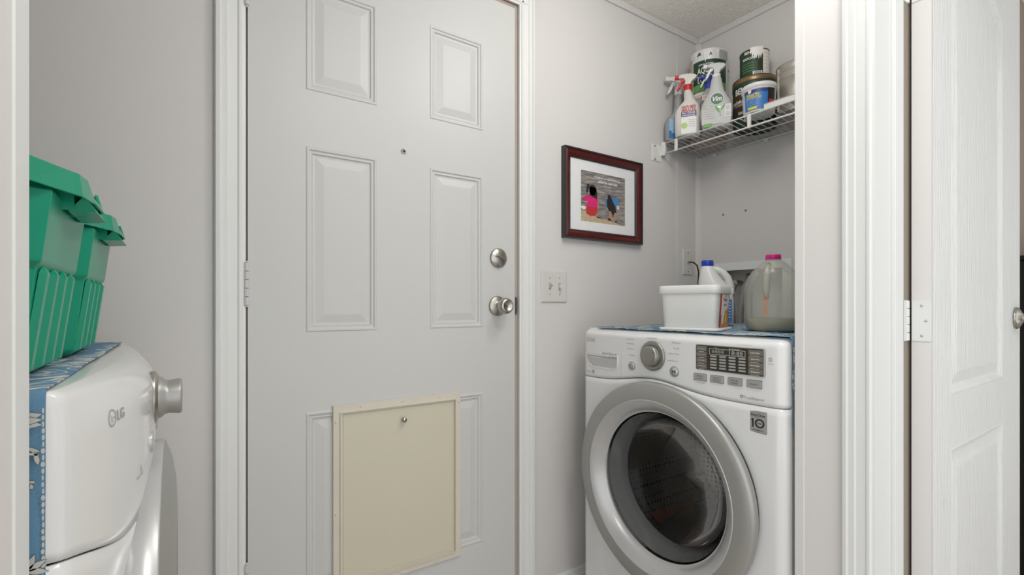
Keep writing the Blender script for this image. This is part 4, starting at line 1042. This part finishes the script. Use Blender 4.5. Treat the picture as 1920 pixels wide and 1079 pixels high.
cw = empty('cloth_cover', (-.45, .93, AH), 'blue floral cloth over the dryer top, hanging down its near side below the green bins', 'cloth', 0, 'floral appliance covers')
cloth_top(-.26, .353, .320, -.3440, -.42, cw, 'cloth_sheet', 'cloth', 0, .0012, 'clothblue')
fo = plane_fn((.353, -.3550, 0), (-1, 0, 0), (0, 0, 1))   # u: distance back from the front hem, v: height above the dryer top
def motif(name, pts, m='clothcream', e=0, line=True):
    f = plane_fn((.353, -.3550 - e, 0), (-1, 0, 0), (0, 0, 1))
    if line:
        cx = sum(p[0] for p in pts) / len(pts); cz = sum(p[1] for p in pts) / len(pts)
        big = []
        for x, z in pts:
            L_ = math.hypot(x - cx, z - cz) or 1; big.append((x + (x - cx) / L_ * .0007, z + (z - cz) / L_ * .0007))
        blob(name, f, big, 'clothline', cw); f = plane_fn((.353, -.3553 - e, 0), (-1, 0, 0), (0, 0, 1))
    blob(name, f, pts, m, cw)
def petal(cx, cz, ang, L_, w, e=0, m='clothcream'):
    n = 9; pts = []
    ca, sa = math.cos(R(ang)), math.sin(R(ang))
    for i in range(n + 1): t = i / n; pts.append((t * L_, w * math.sin(math.pi * t ** .8)))
    for i in range(n - 1, 0, -1): t = i / n; pts.append((t * L_, -w * math.sin(math.pi * t ** .8)))
    motif('cloth_print', [(cx + a * ca - b_ * sa, cz + a * sa + b_ * ca) for a, b_ in pts], m, e)
for i in range(10):
    z = -.045 - i * .040 if False else 0
# tulip bud near the top, leaves, a small flower, then a second blossom low down
for a, w, e in ((168, .0046, 0), (192, .0046, .0006), (180, .0036, .0012)): petal(.0235, -.0215, a, .0225, w, e)
petal(.0235, -.0215, 0, .030, .006)
petal(.003, -.049, -160, -.020, .0022); petal(.0210, -.044, 205, .0200, .0020); petal(.0200, -.047, 262, .0180, .0022, .0006); petal(.0150, -.073, 55, .0140, .0018)
petal(.0240, -.064, 200, .0140, .0017); petal(.0040, -.060, 80, .012, .0016)
for i in range(5): petal(.0105, -.0760, i * 72 + 10, .0052, .0020, .0003 * i)
motif('cloth_print', ell(.0105, -.0760, .0013, .0013, 12), 'clothcream', .0025)
for a, L_, w in ((35, .014, .0026), (70, .014, .0024), (5, .016, .0026), (150, .014, .0026), (110, .014, .0024), (-25, .016, .0026), (-165, .014, .0026), (-70, .014, .0022)): petal(.0110, -.150, a, L_, w, .0004 * (abs(a) % 5))
for k_ in range(3):
    for a in (20, 90, 160, 230, 300): petal(.020 - .004 * k_, -.20 - k_ * .055, a + 25 * k_, .020, .0035, .0003 * (abs(a) % 7))
    for a in (20, 90, 160, 230, 300): petal(.070 + .010 * k_, -.04 - k_ * .085, a + 25 * k_, .026, .0050, .0003 * (abs(a) % 7))
for i in range(52): motif('hem_stitch', ell(.0008 + .0004 * random.random(), -.014 - i * .0058, .0007 + .0009 * random.random(), .0026, 6), 'clothcream', 0, False)

# green bins
def bin_(y0, y1, label):
    yc = (y0 + y1) / 2; hw = (y1 - y0) / 2
    p = empty('storage_bin', (-.27, yc, AH + .0046), label, 'bin', 0, 'green bins on the dryer')
    H_ = .205
    def octa(z, x1, x0, w, cx, cy):
        return [(x1 - cx, -w, z), (x1, -w + cy, z), (x1, w - cy, z), (x1 - cx, w, z), (x0 + cx, w, z), (x0, w - cy, z), (x0, -w + cy, z), (x0 + cx, -w, z)]
    def sec(z, k=0):
        t = z / H_
        return octa(z, .146 + .024 * t - k, -.170 - .02 * t + k, hw - .026 + .010 * t - k, .030, .024)
    allr = [sec(0, .012), sec(.004, .003), sec(.010), sec(.108), sec(.113, -.004), sec(H_ - .024, -.004), sec(H_ - .024, 0), sec(.012, .004)]
    n = 8
    vs = [v for q in allr for v in q]
    fs = [(a * n + i, a * n + (i + 1) % n, (a + 1) * n + (i + 1) % n, (a + 1) * n + i) for a in range(len(allr) - 1) for i in range(n)]
    fs += [tuple(range(n)), tuple((len(allr) - 1) * n + i for i in range(n))]
    o = MB().add(vs, fs).build('bin_body', 'green', p)
    bv = o.modifiers.new('bevel', 'BEVEL'); bv.width = .003; bv.segments = 2; bv.limit_method = 'ANGLE'; bv.angle_limit = R(15)
    m_ = hw - .050
    for i in range(4):
        y = -m_ + .014 + i * (2 * m_ - .028) / 3
        MB().add([(.1465, y - .009, .008), (.1465, y + .009, .008), (.1590, y + .009, .104), (.1590, y - .009, .104), (.1525, y - .0055, .010), (.1525, y + .0055, .010), (.1645, y + .0055, .104), (.1645, y - .0055, .104), (.1600, y, .1120)],
                 [(0, 1, 5, 4), (4, 5, 6, 7), (1, 2, 6, 5), (0, 3, 7, 4), (3, 7, 8), (7, 6, 8), (6, 2, 8)]).build('rib', 'green', p)
    x1, x0, t = .186, -.205, .0032; zr = H_ - .023; yo = hw
    def wall(name, pts, z0_, tops, lean=.003):
        vs = []; k = len(pts)
        for i, q in enumerate(pts):
            a = pts[max(i - 1, 0)]; c = pts[min(i + 1, k - 1)]
            d = Vector((c[0] - a[0], c[1] - a[1])).normalized(); nx, ny = d.y * t, -d.x * t
            zt_ = tops[i]
            vs += [(q[0] + nx * lean / t, q[1] + ny * lean / t, z0_), (q[0] - nx + nx * lean / t, q[1] - ny + ny * lean / t, z0_), (q[0], q[1], zt_), (q[0] - nx, q[1] - ny, zt_)]
        fs = []
        for i in range(k - 1):
            j = 4 * i; fs += [(j, j + 4, j + 6, j + 2), (j + 1, j + 5, j + 7, j + 3), (j, j + 1, j + 5, j + 4), (j + 2, j + 3, j + 7, j + 6)]
        fs += [(0, 1, 3, 2), (4 * k - 4, 4 * k - 3, 4 * k - 1, 4 * k - 2)]
        ob = MB().add(vs, fs).build(name, 'green', p)
        bv = ob.modifiers.new('bevel', 'BEVEL'); bv.width = .0015; bv.segments = 2
    H2 = H_ - .015
    wall('rim', [(x0, -yo), (x1 - .030, -yo), (x1 - .004, -yo + .062), (x1, -yo + .070), (x1 + .003, -yo + .098), (x1 + .003, -yo + .100), (x1 + .006, -yo + .112), (x1 + .006, yo - .090), (x1 + .002, yo - .080), (x1 + .002, yo - .078), (x1 - .002, yo - .058), (x1 - .030, yo), (x0, yo), (x0, -yo)],
         zr, [H_, H_, H_, H_, H_, H_, H2, H2, H_, H_, H_, H_, H_, H_])
    # flange joining the rim to the body
    o8 = octa(zr + .004, x1 - .001, x0, yo - .002, .028, .062); i8 = sec(zr + .001, .001); i8 = [(x, y, zr + .004) for x, y, z in i8]; l8 = [(x, y, zr - .010) for x, y, z in i8]
    MB().add(o8 + i8 + l8, [(k, (k + 1) % 8, 8 + (k + 1) % 8, 8 + k) for k in range(8)] + [(8 + k, 8 + (k + 1) % 8, 16 + (k + 1) % 8, 16 + k) for k in range(8)]).build('flange', 'green', p)
    MB().add([(x1 + .002, -yo + .085, zr + .004), (x1 + .002, yo - .075, zr + .004), (x1 + .010, yo - .082, zr - .010), (x1 + .010, -yo + .100, zr - .010), (x1 - .012, -yo + .095, zr - .012), (x1 - .012, yo - .080, zr - .012)], [(0, 1, 2, 3), (3, 2, 5, 4), (0, 3, 4), (1, 5, 2), (0, 4, 5, 1)]).build('pull_lip', 'green', p)
    for yy in (-hw * .35, 0, hw * .35): MB().box((x1 - .034, yy - .0012, zr - .012), (x1 - .006, yy + .0012, zr + .004)).build('under_rib', 'green', p)
bin_(.580, .845, 'green plastic bin nearer the camera, larger of the two on the dryer')
bin_(.853, 1.118, 'green plastic bin behind the nearer one, at the far end of the dryer')

# ================================================================== ON THE WASHER
MZ = AH + .0046
# white square tub standing on its lid-like tray
a = R(18.5)
p = empty('plastic_tub', (1.277, .894, MZ), 'large white square tub with a red and orange label on its right side', 'tub', a)
# local x = world direction (cos18.5, sin18.5): right side runs along +x, front faces -x
MB().loft([(0, .084, .0865), (.0015, .0855, .088), (.006, .0855, .088), (.0075, .083, .0855), (.0078, .074, .0765)], 64, True, 9).build('base_tray', 'whiteplastic', p)
MB().loft([(.0065, .0715, .0745), (.008, .0725, .0755), (.104, .0790, .0815), (.110, .0795, .0820)], 64, True, 9).build('tub_body', 'whiteplastic', p)
MB().loft([(.106, .0795, .082), (.1062, .0835, .086), (.108, .0850, .0875), (.127, .0850, .0875), (.1295, .0835, .086), (.130, .080, .083)], 64, True, 9).build('lid', 'whiteplastic', p)
box('lid_tab', (.060, -.0895, .107), (.078, -.086, .124), 'whiteplastic', p, .001)
lab = lambda e: (lambda u, v: (u, -.0763 - e - (v - .008) * .0625, v))
q = lambda e, U, V: (lambda a_, c_: lab(e)(U + a_, V + c_))
patch('label', q(.0004, .006, .057), .100, .096, 'redprint', p, 4)
patch('label_paper', q(.0008, .008, .057), .080, .094, 'cream', p, 4)
blob('label_picture', q(.0012, .008, .057), [(-.040, -.047), (.036, -.047), (.040, .0), (.030, .010), (.018, -.004), (.010, .004), (-.004, -.016), (-.016, -.010), (-.028, -.020), (-.040, -.010)], 'bread', p)
blob('label_picture', q(.0016, -.014, .034), ell(0, 0, .014, .017, 20), 'cream', p); blob('label_picture', q(.0018, .018, .036), ell(0, 0, .009, .016, 16), 'yellow', p)
text('Pizoun', .040, .011, 'ink', p, q(.0014, .006, .090), bold=.0004); text('ORIGINAL', .036, .006, 'ink', p, q(.0014, .006, .074), bold=.0003); blob('label_mark', q(.0014, .008, .099), ell(0, 0, .002, .003, 10), 'black', p)

# bleach jug
X, Y = 1.590, 1.033
p = empty('bleach_jug', (X, Y, MZ), 'white jug with blue cap and moulded handle, behind the white tub', 'jug', turn(X, Y))
MB().loft([(0, .055, .046), (.005, .059, .052), (.06, .061, .054), (.105, .060, .053, .0, 0), (.135, .054, .048, -.004, 0, 2.3), (.165, .040, .038, -.016, 0, 2.1), (.190, .030, .029, -.023, 0, 2), (.210, .022, .022, -.026, 0, 2), (.218, .018, .018, -.026, 0, 2)]).build('jug_body', 'whiteplastic', p)
MB().tube([(-.012, 0, .204), (.004, 0, .201), (.024, 0, .190), (.040, 0, .170), (.048, 0, .142), (.050, 0, .112), (.048, 0, .095)], [.012, .0125, .013, .0135, .014, .014, .013], 16).build('handle', 'whiteplastic', p)
MB().lathe([(.0195, .2125), (.0205, .214), (.0205, .232), (.0190, .2345), (0, .2345)], (-.026, 0, 0), seg=32).build('cap', 'bluecap', p)
f = plane_fn((.0, -.0545, 0), (1, 0, 0), (0, 0, 1)); patch('label', at(f, .018, .054), .070, .078, 'bluelabel', p)
for i in range(6): patch('label_line', at(plane_fn((0, -.0549, 0), (1, 0, 0), (0, 0, 1)), .034, .082 - i * .010), .030, .002, 'white', p)

# big frosted jug with pink cap
X, Y = 1.378, .716
p = empty('translucent_jug', (X, Y, MZ), 'large translucent jug with pink cap and pale liquid, orange word written on it', 'jug', turn(X, Y))
MB().loft([(.0, .058, .054), (.004, .066, .062), (.014, .071, .067), (.050, .0745, .070), (.100, .0740, .0695), (.130, .0715, .0675), (.152, .064, .060), (.170, .052, .049, 0, 0, 2.3), (.184, .038, .037, 0, 0, 2), (.196, .024, .024, 0, 0, 2), (.206, .0165, .0165, 0, 0, 2)], 56, True, 2.7).build('jug_body', 'jugplastic', p)
MB().loft([(.002, .056, .052), (.006, .064, .060), (.014, .0695, .0655), (.037, .0725, .0685), (.0372, .0722, .0682)], 56, True, 2.7).build('liquid', 'liquid', p)
MB().lathe([(.0175, .2000), (.0200, .2010), (.0200, .2125), (.0188, .2145), (0, .2145)], seg=40).build('cap', 'pinkcap', p)
MB().tube([(-.012, -.032, .186), (-.014, -.047, .172), (-.016, -.060, .150), (-.017, -.068, .120), (-.017, -.071, .090)], [.008, .0095, .010, .0095, .006], 14).build('handle', 'jugplastic', p)
text('SOAP', .062, .013, 'orange', p, lambda u, v: (-.019 - v, -.0752, .072 + u), bold=.0012)
